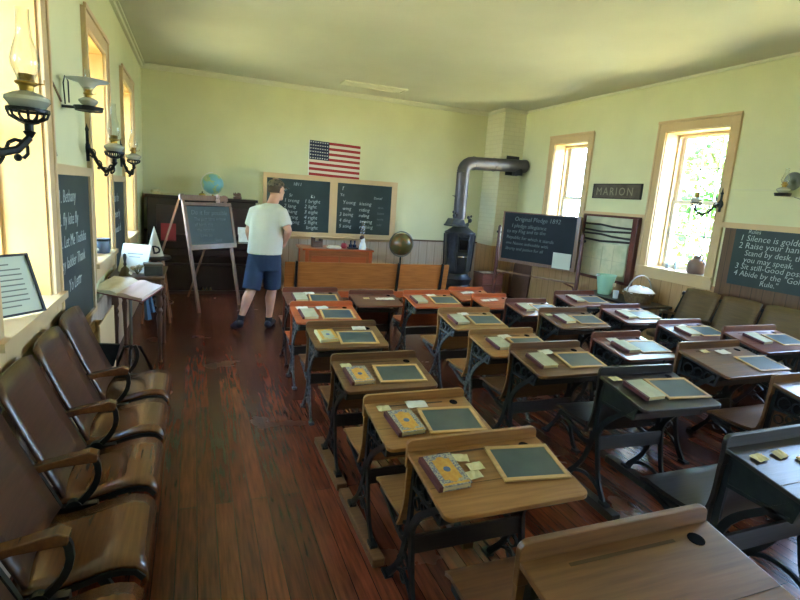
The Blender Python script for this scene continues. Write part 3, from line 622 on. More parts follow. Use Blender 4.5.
# pair of blackboards on the back wall
Y0 = BY-.021
t = thing('blackboard', 'double framed blackboard on the back wall beneath the flag', 'blackboard', (1.03, Y0, .83))
b = bm_new(); f = [(0, 2.33, .98, 1.06), (0, 2.33, 0, .12), (0, .06, .12, .98), (1.11, 1.24, .12, .98), (2.23, 2.33, .12, .98)]
for x0, x1, z0, z1 in f: bx(b, x0, x1, -.03, 0, z0, z1)
obj('frame', b, M_trim, t, bevel=.003)
b = bm_new(); bx(b, 0, 2.33, -.075, -.03, .035, .05); obj('chalk_tray', b, M_trim, t, bevel=.003)
for x0, x1, L in ((.06, 1.11, [(.42, .74, .075, "1811"), (.20, .66, .06, "Kings"), (.36, .555, .075, "Sr"), (.72, .555, .075, "Ks"), (.28, .465, .085, "1 trong"), (.62, .47, .085, "1 bright"), (.28, .375, .085, "2 lang"), (.62, .38, .085, "2 light"), (.28, .285, .085, "3 hang"), (.62, .29, .085, "3 eight"), (.26, .195, .085, "4 string"), (.62, .2, .085, "4 right"), (.26, .11, .085, "5 strong"), (.62, .115, .085, "5 flight"), (.66, .03, .085, "bright")]),
                  (1.24, 2.23, [(.08, .72, .10, "f"), (.05, .62, .07, "Ye"), (.66, .60, .06, "Daniel"), (.10, .49, .09, "Young"), (.40, .485, .085, "kissing"), (.10, .385, .085, "wing"), (.40, .38, .085, "riding"), (.05, .285, .085, "3 being"), (.40, .28, .085, "ruling"), (.05, .185, .085, "4 ding"), (.42, .18, .085, "sewing"), (.05, .085, .085, "5 sting"), (.42, .08, .085, "rushing")])):
    b = bm_new(); bx(b, x0, x1, -.012, -.002, .12, .98); p = obj('slate_panel', b, M_board, t)
    write_lines(L, frame_M((x0, -.013, .14), (1, 0, 0), (0, 0, 1)), M_chalk, p)
for k, (xx, yy) in enumerate(((1.75, .3),)):
    write_lines([(0, .38-.1*i, .06, s_) for i, s_ in enumerate(("skim", "listen", "sums", "add"))], frame_M((1.24+.74, -.013, .2), (1, 0, 0), (0, 0, 1)), M_chalkdim, t, name='faint_writing')
# flag
t = thing('flag', 'small red and white striped flag with blue starred corner', 'flag', (1.77, BY-.004, 1.90))
fw, fh = .88, .565
def fl(u, v): return Vector((u*fw, -.008-.006*math.sin(u*9+v*2), v*fh-.02*u))
for part, m, rng in (('red_stripes', mat('flag_red', (164, 44, 42), .8), [i for i in range(13) if i % 2 == 0]), ('white_stripes', mat('flag_white', (222, 206, 186), .8), [i for i in range(13) if i % 2])):
    b = bm_new()
    for i in rng:
        u0 = .38 if i >= 6 else 0; N = 16
        for k in range(N):
            ua, ub = u0+(1-u0)*k/N, u0+(1-u0)*(k+1)/N; vs = [b.verts.new(fl(a, v)) for a, v in ((ua, i/13), (ub, i/13), (ub, (i+1)/13), (ua, (i+1)/13))]; b.faces.new(vs)
    o = obj(part, b, m, t); s_ = o.modifiers.new('t', 'SOLIDIFY'); s_.thickness = .002
b = bm_new(); N = 8
for k in range(N):
    ua, ub = .38*k/N, .38*(k+1)/N; b.faces.new([b.verts.new(fl(a, v)) for a, v in ((ua, 6/13), (ub, 6/13), (ub, 1), (ua, 1))])
o = obj('blue_canton', b, mat('flag_blue', (34, 40, 66), .8), t); s_ = o.modifiers.new('t', 'SOLIDIFY'); s_.thickness = .002
b = bm_new()
for i in range(8):
    for j in range(6):
        p = fl(.025+i*.046, 6/13+.045+j*.09)+Vector((0, -.0025, 0)); vs = []
        for k in range(10):
            r = .0135 if k % 2 == 0 else .006; a = math.pi/2+k*math.pi/5; vs.append(b.verts.new(p+Vector((r*math.cos(a), 0, r*math.sin(a)))))
        b.faces.new(vs)
obj('white_stars', b, M_white, o)
b = bm_new(); bx(b, -.012, 0, -.016, -.004, 0, fh); obj('white_heading', b, M_white, t)

def wall_board(name, label, side, y0, y1, z0, z1, lines, fr=.06, m=M_board):
    """blackboard flat on a side wall; y0 < y1"""
    s = 1 if side == 'left' else -1; xw = LX if side == 'left' else RX-.02
    t = thing(name, label, 'blackboard', (xw, y0, z0)); X = lambda v: s*v; H_, W_ = z1-z0, y1-y0
    b = bm_new()
    if fr: bx(b, X(0), X(.03), 0, W_, H_-fr, H_); bx(b, X(0), X(.03), 0, W_, 0, fr*.6); bx(b, X(0), X(.03), 0, fr, fr*.6, H_-fr); bx(b, X(0), X(.03), W_-fr, W_, fr*.6, H_-fr); obj('frame', b, M_trim, t, bevel=.003)
    b = bm_new() if fr else b; g = fr*.9; bx(b, X(.001), X(.014), g, W_-g, g*.6, H_-g); p = obj('slate_panel', b, m, t)
    M = frame_M((X(.0155), 0 if side == 'left' else W_, H_), (0, 1, 0) if side == 'left' else (0, -1, 0), (0, 0, 1)); write_lines(lines, M, M_chalk, p, thin=.01)
    return t
wall_board('blackboard', 'tall chalk-written blackboard between the two nearest left windows', 'left', 3.37, 4.46, .62, 1.68, [(.10, -.22, .11, "1. Bethany"), (.08, -.35, .11, "2. fly kite fly"), (.08, -.48, .105, "b. Let Me Toshiba"), (.10, -.61, .105, "by ladder Thank"), (.25, -.76, .11, "Yo Lettr")])
wall_board('blackboard', 'dark blackboard on the left wall before the last window', 'left', 5.53, 6.47, .62, 1.65, [(.14, -.25, .12, "Jan the"), (.14, -.40, .11, "letter by"), (.14, -.55, .11, "month of")])
wall_board('blackboard', 'blackboard of numbered classroom rules on the right wall', 'right', 3.02, 4.03, .95, 1.585, [(.14, -.075, .062, "Rules"), (.06, -.155, .092, "1 Silence is golden"), (.06, -.235, .092, "2 Raise your hand,"), (.14, -.31, .085, "Stand by desk, then"), (.14, -.38, .085, "you may speak."), (.06, -.455, .085, "3 Sit still-Good posture"), (.06, -.53, .085, "4 Abide by the \"Golden"), (.36, -.605, .08, "Rule.\"")], fr=0)

# cream chalk bin below the first blackboard
b = bm_new(); bx(b, .015, .027, 0, .62, 0, .60); bx(b, .138, .15, 0, .62, 0, .71); bx(b, .027, .138, 0, .012, 0, .60); bx(b, .027, .138, .608, .62, 0, .60); bx(b, .027, .138, .012, .608, .5, .52)
tag(obj('storage_bin', b, M_trim, loc=(LX+.021, 3.62, 0), bevel=.003), 'narrow cream open-topped bin against the wall under the chalk-written blackboard', 'bin')

# sign MARION
t = thing('name_sign', 'dark weathered sign reading MARION above the map case', 'sign', (RX, 6.36, 1.83), 0)
b = bm_new(); bx(b, -.02, 0, -.90, 0, 0, .19); p = obj('sign_board', b, mat('sign_brown', (78, 68, 56), .7, col2=(100, 90, 74), scale=9), t)
b = bm_new(); bx(b, -.026, -.0, -.91, 0.01, .185, .20); bx(b, -.026, 0, -.91, .01, -.01, .004); bx(b, -.026, 0, -.01, .01, .004, .185); bx(b, -.026, 0, -.91, -.895, .004, .185); obj('frame', b, mat('sign_edge', (50, 42, 34), .6), t)
o = text_obj('lettering', "MARION", .155, mat('sign_letters', (150, 140, 116), .7), p, frame_M((-.0215, -.06, .04), (0, -1, 0), (0, 0, 1)), shear=0, space=1.28)
# map case with spring rollers and an unrolled map
t = thing('map_case', 'red-brown framed case of pull-down maps on the right wall', 'map case', (RX-.02, 6.44, .66))
Wm, Hm = 1.08, .93; P_ = lambda a, z, d: (-d, -a, z)
b = bm_new(); bx(b, -.05, 0, -Wm, 0, Hm-.03, Hm); bx(b, -.04, 0, -Wm, 0, 0, .04); bx(b, -.05, 0, -.035, 0, .04, Hm-.03); bx(b, -.07, 0, -Wm, -Wm+.09, .04, Hm-.03); obj('frame', b, W_frame, t, bevel=.004)
b = bm_new(); bx(b, -.02, -.005, -Wm+.09, -.035, .04, Hm-.03); obj('back_panel', b, mat('map_back', (206, 204, 172), .7, col2=(186, 186, 154), scale=6), t)
for k in range(4):
    b = bm_new(); z = .79-.068*k; tube(b, [(-.045, -.045, z-.012*(k % 2)), (-.045, -.4, z-.03*(k % 2)), (-.045, -.62, z-.02), (-.045, -Wm+.10, z+.022*(k % 2)-.026)], .014, 8); o = obj('map_roller', b, mat('roller_dark', (56, 50, 46), .5), t)
b = bm_new(); sag = lambda a: .012*math.sin(a*3)
N = 12
for k in range(N):
    ya, yb = .05+(.90)*k/N, .05+(.90)*(k+1)/N
    b.faces.new([b.verts.new(v) for v in ((-.052-sag(ya), -ya, .07), (-.052-sag(yb), -yb, .06), (-.05, -yb, .53), (-.05, -ya, .53))])
def map_mat():
    m = mat('old_map', (214, 208, 172), .75, col2=(190, 192, 156), scale=4, lo=.45, hi=.6); return m
o = obj('pull_down_map', b, map_mat(), t); s_ = o.modifiers.new('t', 'SOLIDIFY'); s_.thickness = .002
b = bm_new()
for ya in (.3, .5, .72): bx(b, -.066, -.064, -ya-.003, -ya, .08, .52)
bx(b, -.066, -.064, -.94, -.06, .30, .303); obj('map_lines', b, mat('map_line', (176, 172, 142), .8), o)

# swivel blackboard on a trestle stand
P1, P0 = Vector((5.14, 6.1, 0)), Vector((4.62, 7.33, 0)); d_ = (P1-P0); Lb = d_.length; ang = math.atan2(d_.y, d_.x)
t = thing('standing_blackboard', 'reversible blackboard with the pledge on a wooden trestle stand', 'blackboard', P0, ang)
b = bm_new(); bx(b, 0.03, Lb-.03, -.012, .012, .79, 1.52); p = obj('slate_panel', b, M_boardk, t)
M = frame_M((.1, -.0135, .80), (1, 0, 0), (0, 0, 1))
write_lines([(.12, .60, .095, "Original Pledge 1892"), (.08, .50, .085, "I pledge allegiance"), (.0, .41, .08, "to my Flag and to the"), (.0, .32, .075, "Republic for which it stands"), (.0, .23, .07, "one Nation indivisible with"), (.0, .14, .07, "liberty and justice for all")], M, M_chalkdim, p)
b = bm_new(); bx(b, 0, Lb, -.02, .02, .74, .79); bx(b, 0, .03, -.02, .02, .79, 1.53); bx(b, Lb-.06, Lb, -.02, .02, .79, 1.53); bx(b, 0, Lb, -.015, .015, 1.52, 1.535); obj('frame', b, W_easel, t, bevel=.003)
for x in (-.05, Lb+.05):
    b = bm_new(); bx(b, x-.022, x+.022, -.02, .02, .05, 1.28); tube(b, [(x, 0, 1.28), (x, 0, 1.31)], [.03, .012], 8); obj('upright', b, W_frame, t, bevel=.003)
    b = bm_new(); prism(b, [(-.28, 0), (.28, 0), (.28, .03), (.05, .07), (-.05, .07), (-.28, .03)], lambda u, v: (x-.02, u, v), lambda u, v: (x+.02, u, v)); obj('foot', b, W_frame, t)
    b = bm_new(); s_ = 1 if x < 0 else -1; tube(b, [(x, 0, 1.2), (x+s_*.05, 0, 1.2)], .012, 8); sphere(b, (x-s_*.035, 0, 1.2), .02, 10); obj('pivot_knob', b, M_iron, t)
    b = bm_new(); tube(b, [(x, 0, .40), (x+s_*.06, 0, .52), (x+s_*.2, 0, .56)], .013, 6); obj('brace', b, W_frame, t)
b = bm_new(); bx(b, -.03, Lb+.03, -.012, .012, .56, .585); obj('crossbar', b, W_easel, t, bevel=.003)
b = bm_new(); bx(b, 0, .29, -.004, 0, 0, .23); o = obj('paper_notice', b, mat('notice_paper', (206, 208, 190), .8), None)
o.matrix_world = Matrix.Translation(P0) @ Matrix.Rotation(ang, 4, 'Z') @ Matrix.Translation((Lb-.37, -.022, .76)); tag(o, 'pale paper notice clipped to the corner of the pledge blackboard', 'paper')
b = bm_new(); bx(b, 0, .42, 0, .02, 0, .62)
o = obj('leaning_panel', b, wood('panel_brown', (104, 70, 48), (84, 56, 38), .5, 'z')); o.location = (RX-.05, 7.9, 0); o.rotation_euler = (0, R2(6), R2(-90)); tag(o, 'brown wooden panel leaning below the pledge blackboard by the wall', 'panel')
o.rotation_euler = (R2(-6), 0, R2(-78)); o.location = (RX-.17, 8.05, 0.001)

# ------------------------------------------------------------------ stove, pipe, wood box
SX, SY = 4.22, 8.02
t = thing('parlor_stove', 'tall cast iron wood stove with ornate top', 'stove', (SX, SY, 0)); t.scale = (.88, .88, 1)
b = bm_new(); lathe(b, [(.24, .12), (.30, .14), (.31, .20), (.27, .24), (.30, .30), (.31, .34), (.24, .38), (.22, .42)], n=24); obj('base', b, M_stove, t, smooth=True)
b = bm_new(); lathe(b, [(.21, .42), (.255, .46), (.275, .8), (.285, 1.08), (.30, 1.10), (.30, 1.125), (.25, 1.15), (.17, 1.2), (.15, 1.22)], n=24); obj('barrel', b, M_stove, t, smooth=True)
for k in range(8):
    a = k*math.pi/4+.2; b = bm_new(); tube(b, [(.262*math.cos(a), .262*math.sin(a), .47), (.285*math.cos(a), .285*math.sin(a), .8), (.298*math.cos(a), .298*math.sin(a), 1.09)], .016, 6); obj('rib', b, M_stove, t)
for k in range(4):
    a = math.pi/4+k*math.pi/2; c_, s_ = math.cos(a), math.sin(a); b = bm_new(); tube(b, [(.24*c_, .24*s_, .16), (.31*c_, .31*s_, .1), (.30*c_, .30*s_, .03), (.35*c_, .35*s_, .012)], [.035, .03, .02, .025], 8); obj('leg', b, M_stove, t)
b = bm_new(); M = Matrix.Rotation(R2(-12), 4, 'Z'); box(b, M @ Vector((.0, -.30, .93)), (.21, .05, .26), M); dr = obj('door', b, mat('stove_dark', (40, 40, 44), .4, .6), t, bevel=.01)
b = bm_new(); box(b, M @ Vector((.0, -.327, .93)), (.15, .006, .16), M); obj('mica_window', b, mat('mica_black', (10, 10, 12), .15), dr)
b = bm_new(); sphere(b, M @ Vector((.0, -.34, .73)), .022, 12); tube(b, [M @ Vector((-.09, -.31, .73)), M @ Vector((.09, -.31, .73))], .012, 6); obj('nickel_latch', b, mat('nickel', (170, 168, 160), .25, .9), dr)
b = bm_new(); bx(b, -.30, .05, -.17, .14, 1.22, 1.25); prism(b, [(-.29, 1.25), (.04, 1.25), (-.02, 1.35), (-.23, 1.35)], lambda u, v: (u, -.15, v), lambda u, v: (u, .12, v)); obj('hood', b, M_stove, t, bevel=.01)
b = bm_new()
for (x, z, r) in ((-.20, 1.40, .03), (-.22, 1.46, .022), (-.17, 1.44, .02), (.10, 1.26, .035), (.15, 1.33, .04), (.11, 1.38, .03), (.17, 1.40, .022)): sphere(b, (x, -.08, z), r, 10)
tube(b, [(-.21, -.08, 1.33), (-.21, -.08, 1.72)], .006, 6); tube(b, [(-.21, -.08, 1.71), (-.27, -.08, 1.73)], .005, 6); tube(b, [(.10, -.08, 1.18), (.14, -.08, 1.4)], .012, 6)
obj('finial', b, M_stove, t, smooth=True)
PX = SX-.04
t = thing('stove_pipe', 'thick grey stove pipe rising and bending into the chimney', 'pipe', (PX, SY, 0)); r = .108
b = bm_new(); tube(b, [(.0, .0, 1.35), (.0, 0, 2.12)], r, 20); obj('vertical_pipe', b, M_pipe, t, smooth=True)
b = bm_new(); tube(b, [(0, 0, 2.12)]+[(.16-.16*math.cos(a), .016*(1-math.cos(a)), 2.12+.16*math.sin(a)) for a in (R2(18*k) for k in range(1, 6))]+[(.17, .02, 2.281)], r, 20); obj('elbow', b, M_pipe, t, smooth=True)
b = bm_new(); tube(b, [(.17, .02, 2.281), (1.29, .15, 2.33)], r, 20); h_ = obj('horizontal_pipe', b, M_pipe, t, smooth=True)
b = bm_new()
for p0, p1 in (((0, 0, 1.72), (0, 0, 1.745)), ((.6, .07, 2.298), (.625, .073, 2.299)), ((.18, .02, 2.281), (.2, .023, 2.282)), ((1.24, .146, 2.328), (1.30, .152, 2.331))): tube(b, [p0, p1], r+.006, 20)
obj('joint_ring', b, M_pipe, t, smooth=True)
b = bm_new(); tube(b, [(1.14, .13, 2.33), (1.14, 8.345-SY, 2.33)], .095, 16); bx(b, 1.01, 1.27, 8.335-SY, 8.348-SY, 2.16, 2.5); tube(b, [(1.14, .13, 2.33), (1.14, .13, 2.16)], .09, 16); obj('thimble', b, mat('thimble_dark', (52, 50, 50), .5, .4), t)
t = thing('wood_box', 'reddish wooden firewood box beside the stove', 'box', (4.58, 7.72, 0))
b = bm_new(); w_, d2, h_ = .40, .32, .44; bx(b, 0, w_, 0, .02, 0, h_); bx(b, 0, w_, d2-.02, d2, 0, h_); bx(b, 0, .02, .02, d2-.02, 0, h_); bx(b, w_-.02, w_, .02, d2-.02, 0, h_); bx(b, .02, w_-.02, .02, d2-.02, 0, .02)
obj('box_body', b, wood('box_red', (138, 84, 78), (112, 66, 62), .5), t, bevel=.003)
b = bm_new(); bx(b, 0, w_, -.012, 0, .25, .27); bx(b, -.01, w_+.01, -.015, d2+.01, h_, h_+.02); obj('lid', b, W_mar, t, bevel=.003)
b = bm_new(); bx(b, 0, .18, 0, .1, 0, .006); tag(obj('paper_sheet', b, M_paper, loc=(4.60, 7.80, .462)), 'white paper lying on the reddish firewood box', 'paper')

# ------------------------------------------------------------------ teacher's desk and its things
t = thing('teacher_desk', 'orange-brown wooden teacher desk below the back blackboards', 'desk', (1.56, 7.95, 0))
b = bm_new(); bx(b, -.04, 1.10, -.03, .60, .745, .775); obj('desktop', b, W_orange, t, bevel=.004)
b = bm_new(); bx(b, .02, 1.06, 0, .02, .12, .745); bx(b, .02, .05, .02, .56, .12, .745); bx(b, 1.03, 1.06, .02, .56, .12, .745); obj('modesty_panel', b, wood('teacher_panel', (166, 96, 54), (140, 78, 42), .35), t)
b = bm_new(); bx(b, .10, .53, -.006, 0, .30, .66); bx(b, .56, .98, -.006, 0, .30, .66); obj('inset_panel', b, W_orange, t, bevel=.002)
for x in (.03, 1.05):
    for y in (.01, .55): b = bm_new(); bx(b, x-.028, x+.028, y-.028, y+.028, 0, .745); obj('leg', b, W_orange, t, bevel=.003)
TZ = .776
t = thing('small_box', 'small brown wooden box at the left of the teacher desk', 'box', (1.72, 8.12, TZ), .2)
b = bm_new(); bx(b, 0, .16, 0, .1, 0, .09); obj('box_body', b, W_walnut, t); b = bm_new(); bx(b, 0, .03, -.004, .1, .09, .15); bx(b, .13, .16, -.004, .1, .09, .13); obj('divider', b, W_walnut, t)
b = bm_new(); bx(b, 0, .2, 0, .14, 0, .02); bx(b, .02, .19, .01, .13, .02, .032); tag(obj('papers', b, M_paper, loc=(1.95, 8.05, TZ)), 'stack of white papers on the teacher desk', 'papers')
t = thing('red_apple', 'red apple on the teacher desk beside the papers', 'apple', (2.21, 8.1, TZ)); b = bm_new(); lathe(b, [(.008, .006), (.03, .0), (.048, .03), (.05, .06), (.035, .085), (.012, .08)], n=16); obj('fruit', b, mat('apple_red', (150, 40, 44), .3), t, smooth=True); b = bm_new(); tube(b, [(0, 0, .078), (.005, 0, .105)], .004, 6); obj('stem', b, M_bark, t)
t = thing('ink_bottle', 'dark inkstand between apple and white figure on the teacher desk', 'inkstand', (2.345, 8.1, TZ)); b = bm_new(); bx(b, -.07, .09, -.05, .05, 0, .02); obj('tray', b, M_iron, t)
for x in (-.025, .04): b = bm_new(); lathe(b, [(.03, .02), (.032, .06), (.014, .08), (.014, .12), (.018, .13)], (x, 0, 0), 12); obj('bottle', b, mat('ink_glass', (48, 56, 78), .15), t, smooth=True)
t = thing('plaster_figure', 'small white figure with dark top on the teacher desk', 'figurine', (2.50, 8.03, TZ)); b = bm_new(); lathe(b, [(.055, 0), (.06, .03), (.045, .09), (.03, .13), (.035, .16), (.02, .19)], n=14); obj('body', b, M_white, t, smooth=True)
b = bm_new(); sphere(b, (-.02, 0, .19), (.04, .035, .035), 12); obj('dark_top', b, mat('fig_dark', (66, 46, 40), .6), t, smooth=True)

# ------------------------------------------------------------------ oil lamps
def oil_lamp(t, s=1.0, chim=1.0, glassfont=True):
    """font, burner and chimney standing at the local origin"""
    b = bm_new(); P = [(.03, 0), (.055, .012), (.072, .034), (.070, .046), (.045, .060), (.024, .068)]; lathe(b, [(r*s, z*s) for r, z in P], n=24); obj('oil_font', b, mat('font_glass', (196, 196, 180), .12, coat=.6), t, smooth=True)
    b = bm_new(); lathe(b, [(r*s, z*s) for r, z in ((.022, .066), (.024, .085), (.036, .092), (.036, .098), (.028, .102), (.024, .125), (.012, .128))], n=18); tube(b, [(.03*s, 0, .095*s), (.055*s, 0, .097*s), (.055*s, 0, .112*s)], .003*s, 5); obj('brass_burner', b, M_brass, t, smooth=True)
    b = bm_new(); P = [(.027, .100), (.030, .115), (.043, .150), (.046, .172), (.038, .21), (.025, .25), (.021, .29), (.021, .345)]; lathe(b, [(r*s, (.1+(z-.1)*chim)*s) for r, z in P], n=24, caps=False); obj('glass_chimney', b, M_lampglass, t, smooth=True)
def iron_basket(t, s=1.0):
    b = bm_new(); lathe(b, [(.060*s, -.004), (.064*s, -.004), (.064*s, .006), (.060*s, .006)], n=24, caps=False)
    for k in range(14): a = k*math.pi/7; tube(b, [(.062*s*math.cos(a), .062*s*math.sin(a), 0), (.055*s*math.cos(a), .055*s*math.sin(a), -.02*s), (.03*s*math.cos(a), .03*s*math.sin(a), -.034*s)], .004*s, 5)
    lathe(b, [(.036*s, -.030*s), (.03*s, -.04*s), (.014*s, -.045*s), (.014*s, -.065*s), (.02*s, -.07*s), (.008*s, -.09*s)], n=14); obj('iron_basket', b, M_iron, t)
def wall_bracket(t, wall, s=1.0):
    """ornate swinging arm from local point `wall` to the basket at the origin"""
    w_ = Vector(wall); b = bm_new(); d = w_.copy(); d.z = 0; d.normalize(); L = (Vector((w_.x, w_.y, 0))).length
    pts = [Vector((0, 0, -.06*s)), d*L*.12+Vector((0, 0, -.09*s)), d*L*.35+Vector((0, 0, -.105*s)), d*L*.6+Vector((0, 0, -.07*s)), d*L*.82+Vector((0, 0, -.01*s)), d*L*.97+Vector((0, 0, w_.z))]
    tube(b, pts, [.008*s, .009*s, .011*s, .010*s, .010*s, .012*s], 7)
    for k, p in enumerate(pts[1:5]):
        tube(b, [p+Vector((0, 0, .0))+(d*math.cos(a)+Vector((0, 0, 1))*math.sin(a))*.022*s for a in (R2(40*j+30*k) for j in range(7))], .0045*s, 5)
        sphere(b, p+Vector((0, 0, -.018*s)), .009*s, 8)
    tube(b, [w_+Vector((0, 0, -.07*s)), w_+Vector((0, 0, .09*s))], [.012*s, .009*s], 8); sphere(b, w_+Vector((0, 0, .1*s)), .014*s, 8); tube(b, [w_+Vector((0, 0, .1*s)), w_+Vector((0, 0, .15*s))], [.009*s, .002], 6)
    sphere(b, w_, (.02, .035, .05), 10); obj('wall_bracket', b, M_iron, t)
t = thing('oil_lamp', 'largest oil lamp with tall clear chimney on ornate iron wall arm', 'oil lamp', (-.45, 1.88, 1.795)); oil_lamp(t, .80, 1); iron_basket(t, .85); wall_bracket(t, (-.235, -.14, .0), 1.25)
t = thing('oil_lamp', 'oil lamp with flared glass shade on a flat wall tray', 'oil lamp', (-.585, 3.72, 2.03), 0); oil_lamp(t, .72, .75)
b = bm_new(); lathe(b, [(.072, -.03), (.08, -.005), (.076, -.005), (.07, -.026), (0, -.026)], n=20, caps=False); tube(b, [(-.07, 0, -.015), (-.145, .04, -.012)], .009, 6); tube(b, [(-.125, .03, 0), (-.13, .03, .12), (-.12, .03, .16), (-.105, .03, .13), (-.105, .03, .01)], .004, 6); obj('iron_tray', b, M_iron, t)
b = bm_new(); lathe(b, [(.03, .10), (.05, .125), (.105, .14), (.115, .144), (.105, .143), (.05, .128)], n=28, caps=False); obj('glass_shade', b, mat('frosted_shade', (214, 220, 214), .3), t, smooth=True)
t = thing('oil_lamp', 'oil lamp on iron arm beside the second left window, chimney upright', 'oil lamp', (-.53, 4.30, 1.80)); oil_lamp(t, .92, 1.05); iron_basket(t); wall_bracket(t, (-.19, .17, .02), 1.3)
t = thing('oil_lamp', 'smallest-looking oil lamp on iron arm beside the farthest left window', 'oil lamp', (-.585, 6.15, 1.815)); oil_lamp(t, 1, .85); iron_basket(t); wall_bracket(t, (-.14, .22, .02), 1.3)
t = thing('oil_lamp', 'oil lamp on iron arm in front of the large right window', 'oil lamp', (5.23, 4.37, 1.80)); oil_lamp(t, .9, .75); iron_basket(t, .9); wall_bracket(t, (.25, -.10, .0), 1.2)
t = thing('oil_lamp', 'oil lamp with round tin reflector above the rules blackboard', 'oil lamp', (5.40, 3.56, 1.93)); oil_lamp(t, .85, .75)
b = bm_new(); lathe(b, [(.066, -.03), (.075, .0), (.070, .0), (.066, -.026), (0, -.026)], n=20, caps=False); tube(b, [(.07, 0, -.015), (.118, 0, -.01)], .01, 6); obj('iron_tray', b, M_iron, t)
b = bm_new(); lathe(b, [(.0, 0), (.05, .004), (.085, .018), (.09, .02), (.0, -.004)][:4], (.10, -.02, .12), 24, M=Matrix.Rotation(R2(-90), 4, 'Y'), caps=False); o = obj('tin_reflector', b, mat('tin', (120, 120, 116), .35, .8), t, smooth=True); s_ = o.modifiers.new('t', 'SOLIDIFY'); s_.thickness = .002
# thin wires on the walls
b = bm_new(); tube(b, [(RX-.006, 4.2, 1.965), (RX-.006, 3.62, 1.965)], .004, 5); tag(obj('picture_rail_wire', b, M_cornice), 'thin pale cable running along the right wall to the reflector lamp', 'cable')
b = bm_new(); tube(b, [(RX-.006, 3.52, 1.90), (RX-.006, 3.2, 1.80), (RX-.006, 2.9, 1.79)], .003, 5); tag(obj('lamp_cord', b, M_iron), 'thin dark cord sagging right from the reflector lamp', 'cord')
b = bm_new(); tube(b, [(LX+.006, 3.40, 2.16), (LX+.006, 3.72, 2.04)], .006, 5); tag(obj('shelf_wire', b, M_caprail), 'dark wire slanting on the left wall toward the shaded lamp', 'wire')
b = bm_new(); tube(b, [(LX+.01, 3.34, 2.02), (LX+.012, 3.45, 1.82), (LX+.012, 3.50, 1.72)], .005, 5); tag(obj('pointer_rod', b, M_iron), 'thin black cord slanting above the chalk-written blackboard', 'cord')
b = bm_new(); bx(b, 0, .006, 0, .05, 0, .27); tube(b, [(.004, .03, 0), (.006, .05, -.05)], [.008, .003], 5); tag(obj('red_ribbon', b, mat('ribbon_red', (150, 44, 52), .7), loc=(LX+.001, 3.375, 1.70)), 'narrow red ribbon hanging beside the nearest left window', 'ribbon')

# framed text on the nearest left sill
t = thing('framed_notice', 'thin black framed text page leaning on the nearest left window sill', 'framed sign', (-.78, 2.80, WZ0+.012))
M = frame_M((-.055, .17, 0), (.18, -.52, .0), (-.12, -.06, .30)); M = Matrix.Translation((0, 0, 0)) @ frame_M((-.10, -.22, .004), (.30, .36, .0), (-.12, .05, .32))
b = bm_new(); box(b, (.17, .14, -.006), (.33, .27, .006)); bmesh.ops.transform(b, matrix=M, verts=b.verts[:]); obj('page', b, mat('page_grey', (190, 204, 192), .5), t)
b = bm_new()
for c_, s_ in (((.17, .004, 0), (.345, .01, .014)), ((.17, .276, 0), (.345, .01, .014)), ((.003, .14, 0), (.01, .262, .014)), ((.337, .14, 0), (.01, .262, .014))): box(b, c_, s_)
bmesh.ops.transform(b, matrix=M, verts=b.verts[:]); obj('frame', b, mat('frame_black', (38, 36, 38), .4), t)
b = bm_new()
for k in range(9): box(b, (.17, .235-.024*k, -.0022), (.24-(.09 if k in (0, 8) else 0), .006, .001))
bmesh.ops.transform(b, matrix=M, verts=b.verts[:]); obj('printed_lines', b, mat('print_grey', (112, 122, 118), .8), t)
b = bm_new(); tube(b, [M @ Vector((.17, .2, -.012)), Vector((M @ Vector((.17, 0, -.01)))+Vector((-.09, .05, 0)))], .006, 5); obj('easel_back', b, M_iron, t)

# things on the second left window sill
t = thing('sill_lamp', 'oil lamp standing on the second left window sill', 'oil lamp', (-.84, 5.02, WZ0+.007)); oil_lamp(t, 1.15, .9)
t = thing('enamel_pot', 'blue-grey round pot at the edge of the second left window sill', 'pot', (-.76, 5.17, WZ0+.007)); b = bm_new(); lathe(b, [(.06, 0), (.068, .02), (.07, .12), (.066, .125), (.062, .12)], n=20); obj('body', b, mat('enamel_blue', (86, 98, 116), .35), t, smooth=True)
b = bm_new(); lathe(b, [(.071, .105), (.074, .115), (.071, .125)], n=20, caps=False); obj('rim', b, M_iron, t)
# on the right sill
t = thing('stoneware_jug', 'brown stoneware jug on the large right window sill', 'jug', (RX+.07, 4.52, WZ0+.007)); b = bm_new(); lathe(b, [(.085, 0), (.10, .02), (.10, .13), (.08, .165), (.045, .18), (.04, .20), (.045, .215)], n=24); obj('body', b, mat('stoneware', (132, 104, 92), .4), t, smooth=True)
b = bm_new(); tube(b, [(-.02, -.04, .205), (-.03, -.075, .235), (-.03, -.1, .2), (-.03, -.09, .16)], .009, 7); obj('handle', b, mat('stoneware', (132, 104, 92), .4), t)
for k, (dx, y, h_) in enumerate(((.12, 4.98, .09), (.12, 4.86, .13))):
    b = bm_new(); lathe(b, [(.022, 0), (.024, .02), (.024, h_*.6), (.01, h_*.75), (.01, h_)], n=12); tag(obj('glass_bottle', b, mat('bottle_clear', (170, 180, 180), .15), loc=(RX+dx, y, WZ0+.007), smooth=True), ('short', 'taller')[k]+' small bottle on the large right window sill', 'bottle', 'small bottles on the sill')

